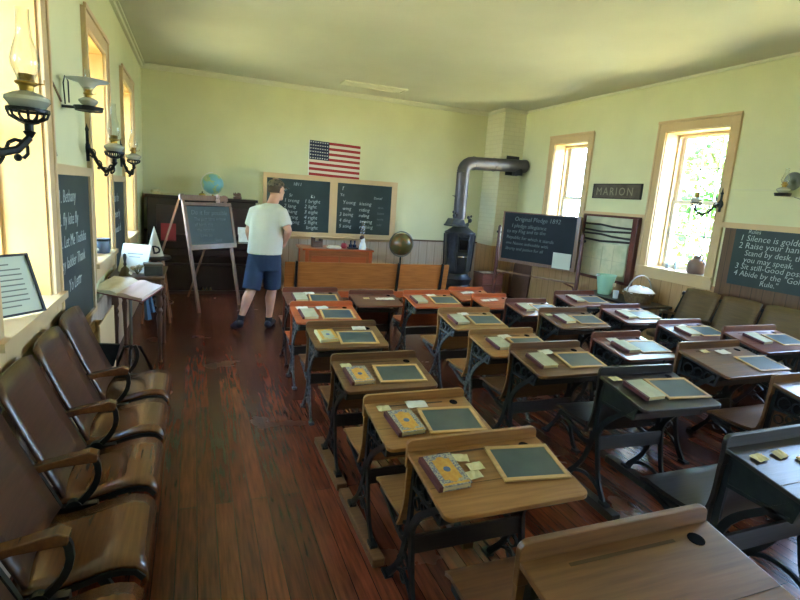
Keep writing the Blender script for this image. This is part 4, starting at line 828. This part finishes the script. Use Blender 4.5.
# ------------------------------------------------------------------ globes
def globe_geo(t, z, r, m, tilt=23):
    b = bm_new(); sphere(b, (0, 0, z), r, 28); obj('sphere', b, m, t, smooth=True)
def globe_mat(name, sea, land, land2, scale):
    m = bpy.data.materials.new(name); m.use_nodes = True; T = m.node_tree; p = T.nodes['Principled BSDF']; p.inputs['Roughness'].default_value = .3
    tc = T.nodes.new('ShaderNodeTexCoord'); n = T.nodes.new('ShaderNodeTexNoise'); n.inputs['Scale'].default_value = scale; n.inputs['Detail'].default_value = 5
    T.links.new(tc.outputs['Object'], n.inputs[0]); r = T.nodes.new('ShaderNodeValToRGB'); cr = r.color_ramp; cr.interpolation = 'CONSTANT'
    cr.elements[0].color = lin(sea); cr.elements[1].position = .52; cr.elements[1].color = lin(land); e = cr.elements.new(.6); e.color = lin(land2)
    T.links.new(n.outputs['Fac'], r.inputs[0]); T.links.new(r.outputs[0], p.inputs['Base Color']); return m
t = thing('floor_globe', 'olive brown globe on a stand right of the teacher desk', 'globe', (3.17, 8.05, 0))
globe_geo(t, .88, .185, globe_mat('globe_brown', (92, 84, 44), (122, 84, 46), (104, 98, 60), 5))
b = bm_new(); tube(b, [(.205*math.cos(a), 0, .88+.205*math.sin(a)) for a in (2*math.pi*k/32 for k in range(32))], .010, 6, closed=True); obj('meridian_ring', b, mat('ring_metal', (130, 132, 124), .35, .8), t, smooth=True)
b = bm_new(); lathe(b, [(.012, .675), (.018, .64), (.014, .6), (.022, .4), (.03, .2), (.024, .12)], n=12); obj('pole', b, M_iron, t, smooth=True)
for k in range(3): a = k*2.094+.4; b = bm_new(); tube(b, [(0, 0, .16), (.12*math.cos(a), .12*math.sin(a), .12), (.22*math.cos(a), .22*math.sin(a), .02)], [.018, .016, .02], 7); obj('leg', b, M_iron, t)

# ------------------------------------------------------------------ piano and what stands on it
PXL, PXR = -.64, .86
t = thing('upright_piano', 'dark old upright piano against the back wall', 'piano', (0, 0, 0)); mk = mat('piano_shadowless', (30, 20, 18), .35)
b = bm_new(); bx(b, PXL, PXR, 8.33, 8.925, 0.0, 1.40); obj('case', b, W_piano, t, bevel=.006)
b = bm_new(); bx(b, PXL-.03, PXR+.03, 8.30, 8.925, 1.40, 1.44); obj('lid', b, W_piano, t, bevel=.006)
b = bm_new(); bx(b, PXL+.12, -.02, 8.318, 8.33, .88, 1.3); bx(b, .04, PXR-.12, 8.318, 8.33, .88, 1.3); obj('front_panel', b, wood('piano_panel', (54, 32, 26), (40, 24, 20), .3), t, bevel=.004)
b = bm_new(); bx(b, PXL, PXR, 8.04, 8.33, .60, .70); bx(b, PXL+.02, PXR-.02, 8.10, 8.33, .70, .80); obj('keyboard_lid', b, W_piano, t, bevel=.008)
for x in (PXL+.06, PXR-.06): b = bm_new(); lathe(b, [(.035, 0), (.03, .06), (.045, .15), (.03, .3), (.05, .5), (.04, .6)], (x, 8.10, 0), 14); obj('leg', b, W_piano, t, smooth=True)
b = bm_new(); bx(b, PXL+.05, PXR-.05, 8.31, 8.33, .43, .46); bx(b, PXL+.02, PXR-.02, 8.28, 8.33, 0, .05); obj('moulding', b, wood('piano_panel', (54, 32, 26), (40, 24, 20), .3), t)
for x in (.10, .155, .21): b = bm_new(); tube(b, [(x, 8.33, .09), (x, 8.22, .085)], .009, 6); sphere(b, (x, 8.20, .085), (.018, .03, .009), 10); obj('pedal', b, M_brass, t)
b = bm_new(); bx(b, 0, .20, 0, .012, 0, .24); o = tag(obj('red_songbook', b, mat('red_cover', (160, 48, 52), .6), loc=(-.46, 8.235, .803)), 'red songbook standing on the piano keyboard lid', 'book'); o.rotation_euler = (R2(-10), 0, 0)
b = bm_new(); bx(b, 0, .17, 0, .01, 0, .11); bx(b, .01, .17, -.002, .008, -.11, .0); o = tag(obj('sheet_music', b, M_paper, loc=(.60, 8.29, .915)), 'white sheets at the piano front beside the standing man', 'sheet music')
t = thing('globe', 'pale blue table globe standing on top of the piano', 'globe', (.25, 8.55, 1.441)); globe_geo(t, .20, .155, globe_mat('globe_blue', (120, 176, 184), (160, 180, 130), (186, 190, 150), 7))
b = bm_new(); lathe(b, [(.075, 0), (.07, .012), (.015, .022), (.012, .04)], n=18); obj('base', b, M_brass, t, smooth=True)
b = bm_new(); tube(b, [(.168*math.cos(a), 0, .20+.168*math.sin(a)) for a in (R2(-90+18*k) for k in range(-10, 1))], .006, 6); obj('meridian_arm', b, M_white, t)
t = thing('desk_bell', 'small dark call bell on top of the piano', 'bell', (.10, 8.42, 1.441)); b = bm_new(); lathe(b, [(.07, 0), (.07, .012), (.05, .02), (.05, .04), (.03, .055), (.01, .06)], n=18); obj('dome', b, M_brass, t, smooth=True); b = bm_new(); tube(b, [(0, 0, .058), (0, 0, .08)], .01, 8); obj('button', b, M_iron, t)
b = bm_new(); bx(b, -.2, .2, -.14, .14, 0, .008); bx(b, -.19, .17, -.1, .12, .008, .02); tube(b, [(-.2, -.1, .035), (-.12, .1, .05)], .025, 8); tag(obj('rolled_papers', b, M_card, loc=(-.38, 8.6, 1.441)), 'loose yellowed papers on the left end of the piano', 'papers')
t = thing('dried_arrangement', 'small brown dried plant piece at the right of the piano top', 'ornament', (.60, 8.42, 1.441)); b = bm_new(); lathe(b, [(.06, 0), (.065, .03), (.05, .035)], n=14); obj('dish', b, W_walnut, t)
b = bm_new()
for k in range(22): a = k*2.4; r_ = .02+.05*((k*7 % 10)/10); tube(b, [(0, 0, .02), (r_*math.cos(a), r_*math.sin(a), .05+.05*((k*3 % 7)/7))], [.004, .009], 5)
obj('twigs', b, mat('twig_brown', (110, 84, 62), .8), t)

# ------------------------------------------------------------------ A-frame easel
FL, FR = Vector((.03, 7.0, 0)), Vector((.58, 7.48, 0)); ax = (FR-FL).normalized(); back = Vector((-ax.y, ax.x, 0)); We = (FR-FL).length
t = thing('easel', 'wooden folding A-frame easel standing before the piano', 'easel', FL, math.atan2(ax.y, ax.x)); lean = .30; TZe = 1.49
def pt(x, k, off=0): return Vector((x, lean*k+off, TZe*k))
for x in (.0, We-.03):
    b = bm_new(); M = frame_M(pt(x, 0), (1, 0, 0), (0, lean, TZe)); L = pt(0, 1).length; box(b, M @ Vector((.015, L/2, 0)), (.045, L, .022), M.to_3x3().to_4x4()); obj('front_leg', b, W_easel, t, bevel=.002)
    b = bm_new(); p0 = pt(x+.015, .985, .03); p1 = Vector((x+.015-.14, .86, .012)); tube(b, [p0, p1], .019, 4); obj('rear_leg', b, W_easel, t)
b = bm_new(); M = frame_M(pt(0, .97), (1, 0, 0), (0, lean, TZe)); box(b, M @ Vector((We/2, 0, .0)), (We+.06, .07, .03), M.to_3x3().to_4x4()); obj('top_rail', b, W_easel, t, bevel=.003)
t2 = thing('easel_blackboard', 'framed chalkboard of faint writing resting on the A-frame easel', 'blackboard', FL, math.atan2(ax.y, ax.x))
M = frame_M(pt(-.03, .535, -.042), (1, 0, 0), (0, lean, TZe)); wb, hb = We+.07, .60; R_ = M.to_3x3().to_4x4()
b = bm_new(); box(b, M @ Vector((wb/2, hb/2, 0)), (wb-.08, hb-.09, .012), R_); p = obj('slate_panel', b, M_board, t2)
b = bm_new()
for c_, s_ in (((wb/2, .03, 0), (wb, .065, .024)), ((wb/2, hb-.015, 0), (wb, .045, .024)), ((.02, hb/2, 0), (.045, hb-.08, .024)), ((wb-.02, hb/2, 0), (.045, hb-.08, .024))): box(b, M @ Vector(c_), s_, R_)
obj('frame', b, W_easel, t2, bevel=.003)
write_lines([(.10, .45, .085, "Do it for possible"), (.13, .37, .062, "The past time in how"), (.13, .30, .062, "all birth this"), (.16, .23, .062, "the time to"), (.2, .16, .06, "Love on"), (.42, .10, .055, "Name")], M @ Matrix.Translation((0, 0, .0075)), M_chalkdim, p)
b = bm_new(); lathe(b, [(.022, 0), (.03, .03), (.016, .05), (.026, .075), (.018, .10), (.006, .105)], n=12); o = obj('doll_ornament', b, mat('doll_pink', (196, 160, 140), .6), smooth=True)
o.location = Matrix.Translation(FL) @ Matrix.Rotation(math.atan2(ax.y, ax.x), 4, 'Z') @ (M @ Vector((wb*.72, hb+.009, .0))); tag(o, 'tiny pale figurine on the upper edge of the easel blackboard', 'figurine')

# ------------------------------------------------------------------ dunce stool and cap
t = thing('wooden_stool', 'tall stool with dark round seat holding the dunce cap', 'stool', (-.43, 6.65, 0))
b = bm_new(); lathe(b, [(.15, .735), (.165, .745), (.165, .765), (.155, .775)], n=28); obj('seat', b, W_dark, t, smooth=True)
for k in range(4): a = math.pi/4+k*math.pi/2; b = bm_new(); tube(b, [(.10*math.cos(a), .10*math.sin(a), .74), (.21*math.cos(a), .21*math.sin(a), .0)], .014, 8); obj('leg', b, wood('stool_leg', (158, 112, 76), (138, 94, 62), .5, 'z'), t)
b = bm_new(); tube(b, [(.18*math.cos(a), .18*math.sin(a), .22) for a in (2*math.pi*k/24 for k in range(24))], .008, 6, closed=True); obj('foot_ring', b, W_walnut, t)
t = thing('dunce_cap', 'white paper cone cap marked with a black letter D', 'cap', (-.44, 6.63, .776)); b = bm_new(); lathe(b, [(.098, 0), (.002, .34)], n=32); obj('cone', b, mat('cap_white', (224, 218, 204), .7), t, smooth=True)
sl = math.atan2(.096, .34); cu = Vector((.035, -.073, .03))
a0 = R2(-66); base_ = Vector((.088*math.cos(a0), .088*math.sin(a0), .035)); ux = Vector((-math.sin(a0), math.cos(a0), 0)); uy = Vector((-math.cos(a0)*math.sin(sl), -math.sin(a0)*math.sin(sl), math.cos(sl)))
text_obj('letter_mark', "D", .125, mat('cap_black', (24, 22, 26), .7), t, frame_M(base_-ux*.052+ux.cross(uy)*.006, ux, uy), thin=-.035, shear=-.08)

# ------------------------------------------------------------------ side table with turned legs and what is on it
t = thing('side_table', 'brown wooden side table with turned legs beside the left wall', 'table', (-.70, 5.0, 0)); wt, dt, ht = .44, .72, .79
b = bm_new(); bx(b, 0, wt, 0, dt, ht-.022, ht); obj('tabletop', b, W_walnut, t, bevel=.005)
b = bm_new(); bx(b, .03, wt-.03, .03, dt-.03, ht-.17, ht-.022); obj('apron', b, W_walnut, t)
b = bm_new(); bx(b, .08, wt-.08, .018, .03, ht-.15, ht-.04); dr = obj('drawer', b, wood('drawer_front', (116, 78, 50), (98, 64, 40), .35), t, bevel=.003); b = bm_new(); sphere(b, (wt/2, .008, ht-.095), .014, 10); obj('knob', b, M_brass, dr)
for x in (.045, wt-.045):
    for y in (.045, dt-.045):
        b = bm_new(); lathe(b, [(.02, 0), (.014, .03), (.018, .3), (.026, .42), (.018, .45), (.03, .48), (.018, .51), (.03, .54), (.026, .60), (.026, .62)], (x, y, 0), 14); obj('leg', b, W_walnut, t, smooth=True)
t = thing('hand_bell', 'black-handled brass hand bell on the side table', 'bell', (-.575, 5.09, .791)); b = bm_new(); lathe(b, [(.055, 0), (.05, .015), (.038, .04), (.03, .065), (.012, .08), (.01, .09)], n=20); obj('bell_body', b, mat('old_brass', (82, 72, 46), .35, .8), t, smooth=True)
b = bm_new(); lathe(b, [(.01, .088), (.014, .10), (.009, .12), (.016, .16), (.014, .185), (.004, .195)], n=12); obj('handle', b, M_iron, t, smooth=True)
b = bm_new(); M = frame_M((-.655, 5.30, .798), (.24, -.10, 0), (-.04, .12, .22)); box(b, M @ Vector((.13, .13, .004)), (.26, .27, .008), M.to_3x3().to_4x4())
t = thing('display_card', 'pale lettered card leaning on the side table behind the bell', 'card'); obj('card_sheet', b, mat('card_pale', (198, 202, 186), .7), t)
b = bm_new(); box(b, M @ Vector((.13, .17, .009)), (.14, .008, .001), M.to_3x3().to_4x4()); box(b, M @ Vector((.13, .14, .009)), (.10, .006, .001), M.to_3x3().to_4x4()); obj('lettering', b, mat('print_grey', (112, 122, 118), .8), t)
t = thing('wooden_chest', 'small dark green-black chest on the front right of side table', 'box', (-.42, 5.08, .791), .12); b = bm_new(); bx(b, 0, .145, 0, .12, 0, .085); obj('chest_body', b, mat('chest_dark', (58, 60, 48), .5, col2=(44, 44, 36), scale=14), t, bevel=.004)
b = bm_new(); bx(b, -.006, .151, -.006, .126, .085, .108); obj('lid', b, mat('chest_lid', (78, 64, 48), .5), t, bevel=.006)
t = thing('dried_flowers', 'small bunch of pale dried flowers between bell and chest', 'flowers', (-.485, 5.16, .791)); b = bm_new()
for k in range(9): a = k*2.4; tube(b, [(0, 0, .0), (.04*math.cos(a), .03*math.sin(a), .05+.01*(k % 3))], .003, 4)
obj('stems', b, mat('stem_olive', (110, 104, 70), .8), t)
b = bm_new()
for k in range(14): a = k*2.4; rr = .02+.028*((k*5 % 7)/7); sphere(b, (rr*math.cos(a), rr*math.sin(a)*.8, .05+.012*(k % 3)), .013, 8)
obj('blossoms', b, mat('blossom_tan', (176, 160, 122), .8), t)
b = bm_new(); sphere(b, (0, 0, .02), (.028, .022, .02), 12); tag(obj('white_pebble', b, M_paper, loc=(-.545, 5.08, .791), smooth=True), 'round pale pebble on the side table front edge', 'stone')
# open book on a tripod stand
t = thing('book_stand', 'black iron tripod reading stand in front of the side table', 'stand', (-.50, 4.70, 0))
b = bm_new(); tube(b, [(0, 0, .14), (0, 0, .70)], .012, 10); obj('pole', b, mat('stand_grey', (120, 116, 104), .4, .6), t, smooth=True)
for k in range(3): a = k*2.094+.5; b = bm_new(); tube(b, [(0, 0, .26), (.07*math.cos(a), .07*math.sin(a), .24), (.13*math.cos(a), .13*math.sin(a), .1), (.165*math.cos(a), .165*math.sin(a), .012)], [.016, .012, .012, .016], 7); obj('leg', b, M_iron, t)
MB_ = frame_M((-.515, 4.70, .745), (.85, -.45, -.10), (.38, .80, .22)); b = bm_new(); Ml = Matrix.Translation((.50, -4.70, 0)) @ MB_; box(b, Ml @ Vector((0, 0, -.015)), (.38, .26, .012), Ml.to_3x3().to_4x4()); tube(b, [(0, 0, .69), Ml @ Vector((0, 0, -.018))], .02, 8); obj('book_plate', b, W_mar, t)
t = thing('open_book', 'large open printed book lying on the tripod stand', 'book'); t.matrix_world = MB_
for s_ in (-1, 1):
    b = bm_new(); N = 8; up_, dn = [], []
    for k in range(N+1): u = k/N; up_.append((s_*u*.215, .006+.03*math.sin(min(1, u*1.6+.15)*math.pi*.8)*(1-.35*u))); dn.append((s_*u*.215, -.004))
    poly = up_+dn[::-1]; prism(b, poly, lambda u, v: (u, -.14, v), lambda u, v: (u, .14, v)); obj('page_block', b, M_paper if s_ < 0 else mat('page_pinkish', (214, 190, 176), .8), t)
b = bm_new(); bx(b, -.225, .225, -.148, .148, -.008, -.004); obj('cover', b, mat('cover_red', (128, 58, 62), .6), t)
b = bm_new(); tube(b, [(-.40, 4.86, .72), (-.395, 4.88, .6), (-.385, 4.90, .44)], [.018, .02, .03], 5); tube(b, [(-.37, 4.88, .7), (-.355, 4.9, .58), (-.345, 4.92, .50)], [.01, .014, .02], 5); tag(obj('blue_ribbon', b, mat('ribbon_blue', (70, 104, 132), .7)), 'faded blue ribbon hanging from the book stand', 'ribbon')

# ------------------------------------------------------------------ low table, bucket, basket, cup by the right wall
t = thing('low_table', 'low dark table by the right wall under bucket and basket', 'table', (4.95, 4.65, 0)); b = bm_new(); bx(b, 0, .52, 0, 1.15, .51, .54); obj('tabletop', b, W_dark, t, bevel=.004)
for x in (.04, .48):
    for y in (.05, 1.10): b = bm_new(); bx(b, x-.02, x+.02, y-.02, y+.02, 0, .51); obj('leg', b, W_dark, t)
t = thing('mint_bucket', 'mint green tapered bucket standing on the low dark table', 'bucket', (5.17, 5.50, .541)); b = bm_new(); lathe(b, [(.085, 0), (.125, .25), (.13, .25), (.13, .262), (.12, .262), (.08, .012), (0, .012)], n=28, caps=False); obj('pail', b, mat('mint', (160, 206, 178), .4), t, smooth=True)
b = bm_new(); tube(b, [(-.125, 0, .25), (-.20, -.03, .262)], .012, 8); obj('spout_handle', b, M_white, t); b = bm_new(); box(b, (.05, -.108, .14), (.05, .004, .05), Matrix.Rotation(R2(10), 4, 'X')); obj('tag', b, M_paper, t)
t = thing('wicker_basket', 'wicker basket with arched handle, filled with white cloth', 'basket', (5.19, 4.93, .541)); b = bm_new(); lathe(b, [(.15, 0), (.19, .13), (.20, .14), (.185, .14), (.14, .01), (0, .01)], n=28, caps=False); obj('woven_body', b, mat('wicker', (132, 104, 70), .7, col2=(100, 76, 50), scale=40), t)
b = bm_new(); tube(b, [(.195*math.cos(a), -.0, .13+.21*math.sin(a)) for a in (R2(180/14*k) for k in range(15))], .009, 7); obj('hoop_handle', b, mat('handle_pale', (160, 150, 136), .6), t, smooth=True)
b = bm_new(); N, R0 = 22, .19; cen = b.verts.new((0, 0, .20)); prev = None
rings = [[b.verts.new((R0*(j/4)*math.cos(2*math.pi*k/N)*(1+.08*math.sin(k*2.3)), R0*(j/4)*math.sin(2*math.pi*k/N), .205-.07*(j/4)**2+.016*math.sin(k*1.7+j*2.1))) for k in range(N)] for j in range(1, 5)]
for k in range(N): b.faces.new((cen, rings[0][k], rings[0][(k+1) % N]))
for j in range(3):
    for k in range(N): b.faces.new((rings[j][k], rings[j+1][k], rings[j+1][(k+1) % N], rings[j][(k+1) % N]))
o = tag(obj('white_cloth', b, M_white, smooth=True, loc=(5.19, 4.93, .541)), 'crumpled white cloth heaped inside the wicker basket', 'cloth'); s_ = o.modifiers.new('t', 'SOLIDIFY'); s_.thickness = .004
t = thing('white_cup', 'white cylindrical cup between the bucket and the basket', 'cup', (5.08, 5.20, .541)); b = bm_new(); lathe(b, [(.032, 0), (.036, .10), (.033, .10), (.03, .006), (0, .006)], n=18, caps=False); obj('cup_body', b, M_white, t, smooth=True)

# lamp on the teacher desk
t = thing('desk_lamp', 'clear glass oil lamp on the right of the teacher desk', 'oil lamp', (2.56, 8.26, TZ)); b = bm_new(); lathe(b, [(.07, 0), (.06, .02), (.02, .04), (.018, .08), (.05, .10), (.06, .14), (.03, .17)], n=20); obj('glass_foot', b, M_lampglass, t, smooth=True)
b = bm_new(); lathe(b, [(.03, .17), (.032, .2), (.02, .22)], n=16); obj('burner', b, M_brass, t); b = bm_new(); lathe(b, [(.028, .2), (.045, .26), (.03, .33), (.026, .44)], n=20, caps=False); obj('glass_chimney', b, M_lampglass, t, smooth=True)

# ------------------------------------------------------------------ the man
def voxel(name, bm, m, parent, vox, smooth=4):
    me = bpy.data.meshes.new(name); bmesh.ops.recalc_face_normals(bm, faces=bm.faces); bm.to_mesh(me); bm.free(); o = bpy.data.objects.new('tmp', me); COL.objects.link(o)
    r = o.modifiers.new('r', 'REMESH'); r.mode = 'VOXEL'; r.voxel_size = vox; s = o.modifiers.new('s', 'SMOOTH'); s.iterations = smooth; s.factor = .5
    bpy.context.view_layer.update(); me2 = bpy.data.meshes.new_from_object(o.evaluated_get(bpy.context.evaluated_depsgraph_get())); bpy.data.objects.remove(o); bpy.data.meshes.remove(me)
    me2.materials.clear(); me2.materials.append(m); me2.polygons.foreach_set('use_smooth', [True]*len(me2.polygons)); me2.name = name
    q = bpy.data.objects.new(name, me2); COL.objects.link(q); q.parent = parent; return q
def ell_loft(bm, rings, n=24):
    R = []
    for c, rx, ry, an in rings:
        ca, sa = math.cos(an), math.sin(an); R.append([bm.verts.new((c[0]+rx*math.cos(t_)*ca-ry*math.sin(t_)*sa, c[1]+rx*math.cos(t_)*sa+ry*math.sin(t_)*ca, c[2])) for t_ in (2*math.pi*k/n for k in range(n))])
    for A, B in zip(R, R[1:]):
        for k in range(n): bm.faces.new((A[k], A[(k+1) % n], B[(k+1) % n], B[k]))
    bm.faces.new(R[0][::-1]); bm.faces.new(R[-1])
V = Vector
M_skin = mat('skin', (206, 156, 130), .55, col2=(196, 142, 118), scale=6)
OX, OY = .0, .0
man = thing('person', 'person in white t-shirt, dark blue shorts and cap walking past the easel', 'person', (.70, 6.17, 0)); O = V((.70, 6.17, 0))
def L3(p): return V(p)-O
sh = R2(-14)   # torso turned a little to the right
HD = L3((.865, 6.20, 1.615)); NK = L3((.83, 6.18, 1.48))
b = bm_new()
ell_loft(b, [(L3((.745, 6.17, .84)), .15, .11, sh), (L3((.75, 6.17, .98)), .165, .12, sh), (L3((.77, 6.17, 1.2)), .17, .115, sh), (L3((.785, 6.17, 1.36)), .165, .10, sh), (L3((.80, 6.17, 1.44)), .09, .07, sh)])
tube(b, [L3((.805, 6.17, 1.42)), NK, HD+V((0, 0, -.04))], [.07, .062, .06], 14)
Mh = Matrix.Rotation(R2(-52), 4, 'Z')     # head local: +y is the face, turned well to the right
def hp(x, y, z): return HD+(Mh @ V((x, y, z)))
def hs(x, y, z, r): sphere(b, hp(x, y, z), r, 18, Mh)
hs(0, -.01, .035, (.078, .098, .10)); hs(0, .03, -.03, (.062, .068, .085)); hs(0, .07, -.09, (.032, .03, .026))
hs(0, .105, -.015, (.014, .022, .026)); hs(0, .095, .02, (.012, .015, .03)); hs(0, .094, -.055, (.026, .012, .009)); hs(0, .092, -.068, (.022, .011, .008))
for s_ in (-1, 1): hs(s_*.078, -.005, -.005, (.012, .022, .034)); hs(s_*.033, .082, .018, (.018, .012, .012)); hs(s_*.04, .06, -.02, (.025, .025, .022))
# arms
def arm(S_, E_, W_):
    tube(b, [S_, S_.lerp(E_, .5), E_], [.062, .052, .043], 12); tube(b, [E_, E_.lerp(W_, .35), W_], [.043, .042, .028], 12); sphere(b, E_, .044, 12)
def hand(W_, dirv, palmn, curl=.5, side=1):
    d = dirv.normalized(); nrm = palmn.normalized(); sd = d.cross(nrm).normalized()*side
    P0_ = W_; P1_ = W_+d*.085
    tube(b, [W_-d*.01, W_+d*.03, P1_], [.026, .03, .03], 10)
    for k in range(4):
        o_ = (k-1.5)*.018; l = [.062, .074, .07, .055][k]; base = P1_+sd*o_-d*.015; a1 = d*math.cos(curl*.6)+nrm*math.sin(curl*.6); a2 = d*math.cos(curl*1.6)+nrm*math.sin(curl*1.6)
        tube(b, [base, base+a1*l*.55, base+a1*l*.55+a2*l*.5], [.0105, .0095, .0075], 8)
    tb = W_+d*.03-sd*.024; t1 = tb+(d*.6-sd*.7).normalized()*.035; tube(b, [tb, t1, t1+(d*.9+nrm*.2).normalized()*.03], [.013, .011, .009], 8)
SR, ER, WR = L3((.915, 6.10, 1.375)), L3((.985, 6.03, 1.17)), L3((.965, 6.14, 1.04))
SLf, EL, WL = L3((.635, 6.22, 1.37)), L3((.575, 6.27, 1.14)), L3((.60, 6.42, 1.02))
arm(SR, ER, WR); arm(SLf, EL, WL); hand(WR, V((-.1, .5, -.55)), V((-.8, .1, .3)), .7, 1); hand(WL, V((.5, .7, -.1)), V((.2, -.3, -.9)), .6, -1)
# legs
HL, KL, AL = L3((.66, 6.18, .84)), L3((.595, 6.11, .47)), L3((.478, 6.02, .165))
HR, KR, AR = L3((.83, 6.16, .84)), L3((.845, 6.21, .47)), L3((.805, 6.17, .10))
for h_, k_, a_ in ((HL, KL, AL), (HR, KR, AR)):
    tube(b, [h_, h_.lerp(k_, .5), k_], [.095, .08, .058], 14); cf = k_.lerp(a_, .3)+V((-.012, -.016, 0)); tube(b, [k_, cf, k_.lerp(a_, .7), a_], [.056, .061, .042, .034], 14)
FLt, FRt = L3((.41, 6.16, .035)), L3((.88, 6.37, .035))
tube(b, [AL, AL+V((-.01, .0, -.05)), FLt], [.034, .034, .025], 10); tube(b, [AR, AR+V((0, -.01, -.05)), FRt], [.034, .036, .025], 10)
voxel('body', b, M_skin, man, .0085, 4)
# shirt: torso shell and short sleeves
b = bm_new()
ell_loft(b, [(L3((.745, 6.17, .885)), .198, .15, sh), (L3((.75, 6.17, .98)), .196, .152, sh), (L3((.765, 6.165, 1.14)), .198, .15, sh), (L3((.78, 6.165, 1.28)), .205, .142, sh), (L3((.79, 6.165, 1.38)), .198, .122, sh), (L3((.805, 6.165, 1.435)), .13, .095, sh), (L3((.815, 6.17, 1.465)), .075, .07, sh)])
tube(b, [SR+V((-.06, .01, .0)), SR+V((.0, 0, -.01)), SR.lerp(ER, .75)], [.080, .076, .070], 16); tube(b, [SLf+V((.06, -.01, .0)), SLf+V((0, 0, -.01)), SLf.lerp(EL, .75)], [.080, .074, .068], 16)
voxel('t_shirt', b, mat('shirt_white', (214, 210, 196), .85, bump=.5, scale=7, col2=(210, 206, 192)), man, .010, 5)
b = bm_new()
ell_loft(b, [(L3((.745, 6.17, .70)), .185, .135, sh), (L3((.745, 6.17, .82)), .192, .145, sh), (L3((.748, 6.17, .92)), .178, .138, sh)])
for h_, k_ in ((HL, KL), (HR, KR)): tube(b, [h_, h_.lerp(k_, .55), h_.lerp(k_, .98)], [.105, .105, .103], 18)
voxel('shorts', b, mat('denim_blue', (36, 48, 72), .85, col2=(44, 60, 88), scale=5, bump=.4), man, .010, 4)
# shoes and socks
for nm, A_, T_, up in (('left', AL, FLt, 1), ('right', AR, FRt, 0)):
    b = bm_new(); heel = A_+(V((-.01, -.03, -.07)) if up else V((-.015, -.035, -.055))); tube(b, [heel, heel.lerp(T_, .45)+V((0, 0, .012)), T_+V((0, 0, .0))], [.044, .046, .036], 14); sphere(b, heel+V((0, 0, .015)), (.04, .04, .042), 14); sphere(b, T_, (.042, .045, .032), 14)
    voxel('shoe', b, mat('shoe_dark', (38, 38, 46), .6), man, .008, 3)
    b = bm_new(); lathe(b, [(.040, -.05), (.040, .0), (.043, .035)], A_, 16, M=Matrix.Rotation(R2(12 if up else 0), 4, 'Y')); obj('sock', b, mat('sock_black', (28, 28, 30), .8), man, smooth=True)
# hair and cap
b = bm_new(); sphere(b, hp(0, -.022, .02), (.083, .094, .085), 20, Mh)
for v_ in [v for v in b.verts if (Mh.inverted() @ (v.co-HD)).y > .02 or (v.co-HD).z < -.045]: b.verts.remove(v_)
o = obj('hair', b, mat('hair_grey_brown', (92, 74, 62), .8), man, smooth=True); s_ = o.modifiers.new('t', 'SOLIDIFY'); s_.thickness = .006
b = bm_new(); sphere(b, hp(0, -.008, .045), (.090, .110, .085), 24, Mh)
for v_ in [v for v in b.verts if (v.co-HD).z < .04]: b.verts.remove(v_)
M_cap = mat('camo_cap', (112, 98, 76), .85, col2=(66, 62, 46), scale=26, lo=.48, hi=.52)
o = obj('cap', b, M_cap, man, smooth=True); s_ = o.modifiers.new('t', 'SOLIDIFY'); s_.thickness = .006
b = bm_new(); N = 10; top_ = []
for k in range(N+1): a = R2(20+140*k/N); top_.append((k, a))
inner = [hp(.085*math.cos(a), .098*math.sin(a)-.005, .05) for _, a in top_]; outer = [hp(.072*math.cos(a), .10+.085*math.sin(a), .035-.012*abs(math.cos(a))) for _, a in top_]
vi = [b.verts.new(p) for p in inner]; vo = [b.verts.new(p) for p in outer]
for k in range(N): b.faces.new((vi[k], vi[k+1], vo[k+1], vo[k]))
c_ = obj('brim', b, M_cap, o, smooth=True); s_ = c_.modifiers.new('t', 'SOLIDIFY'); s_.thickness = .005
b = bm_new()
for s_ in (-1, 1): sphere(b, hp(s_*.033, .091, .016), .008, 10)
obj('eyes', b, mat('eye_dark', (40, 34, 30), .3), man)
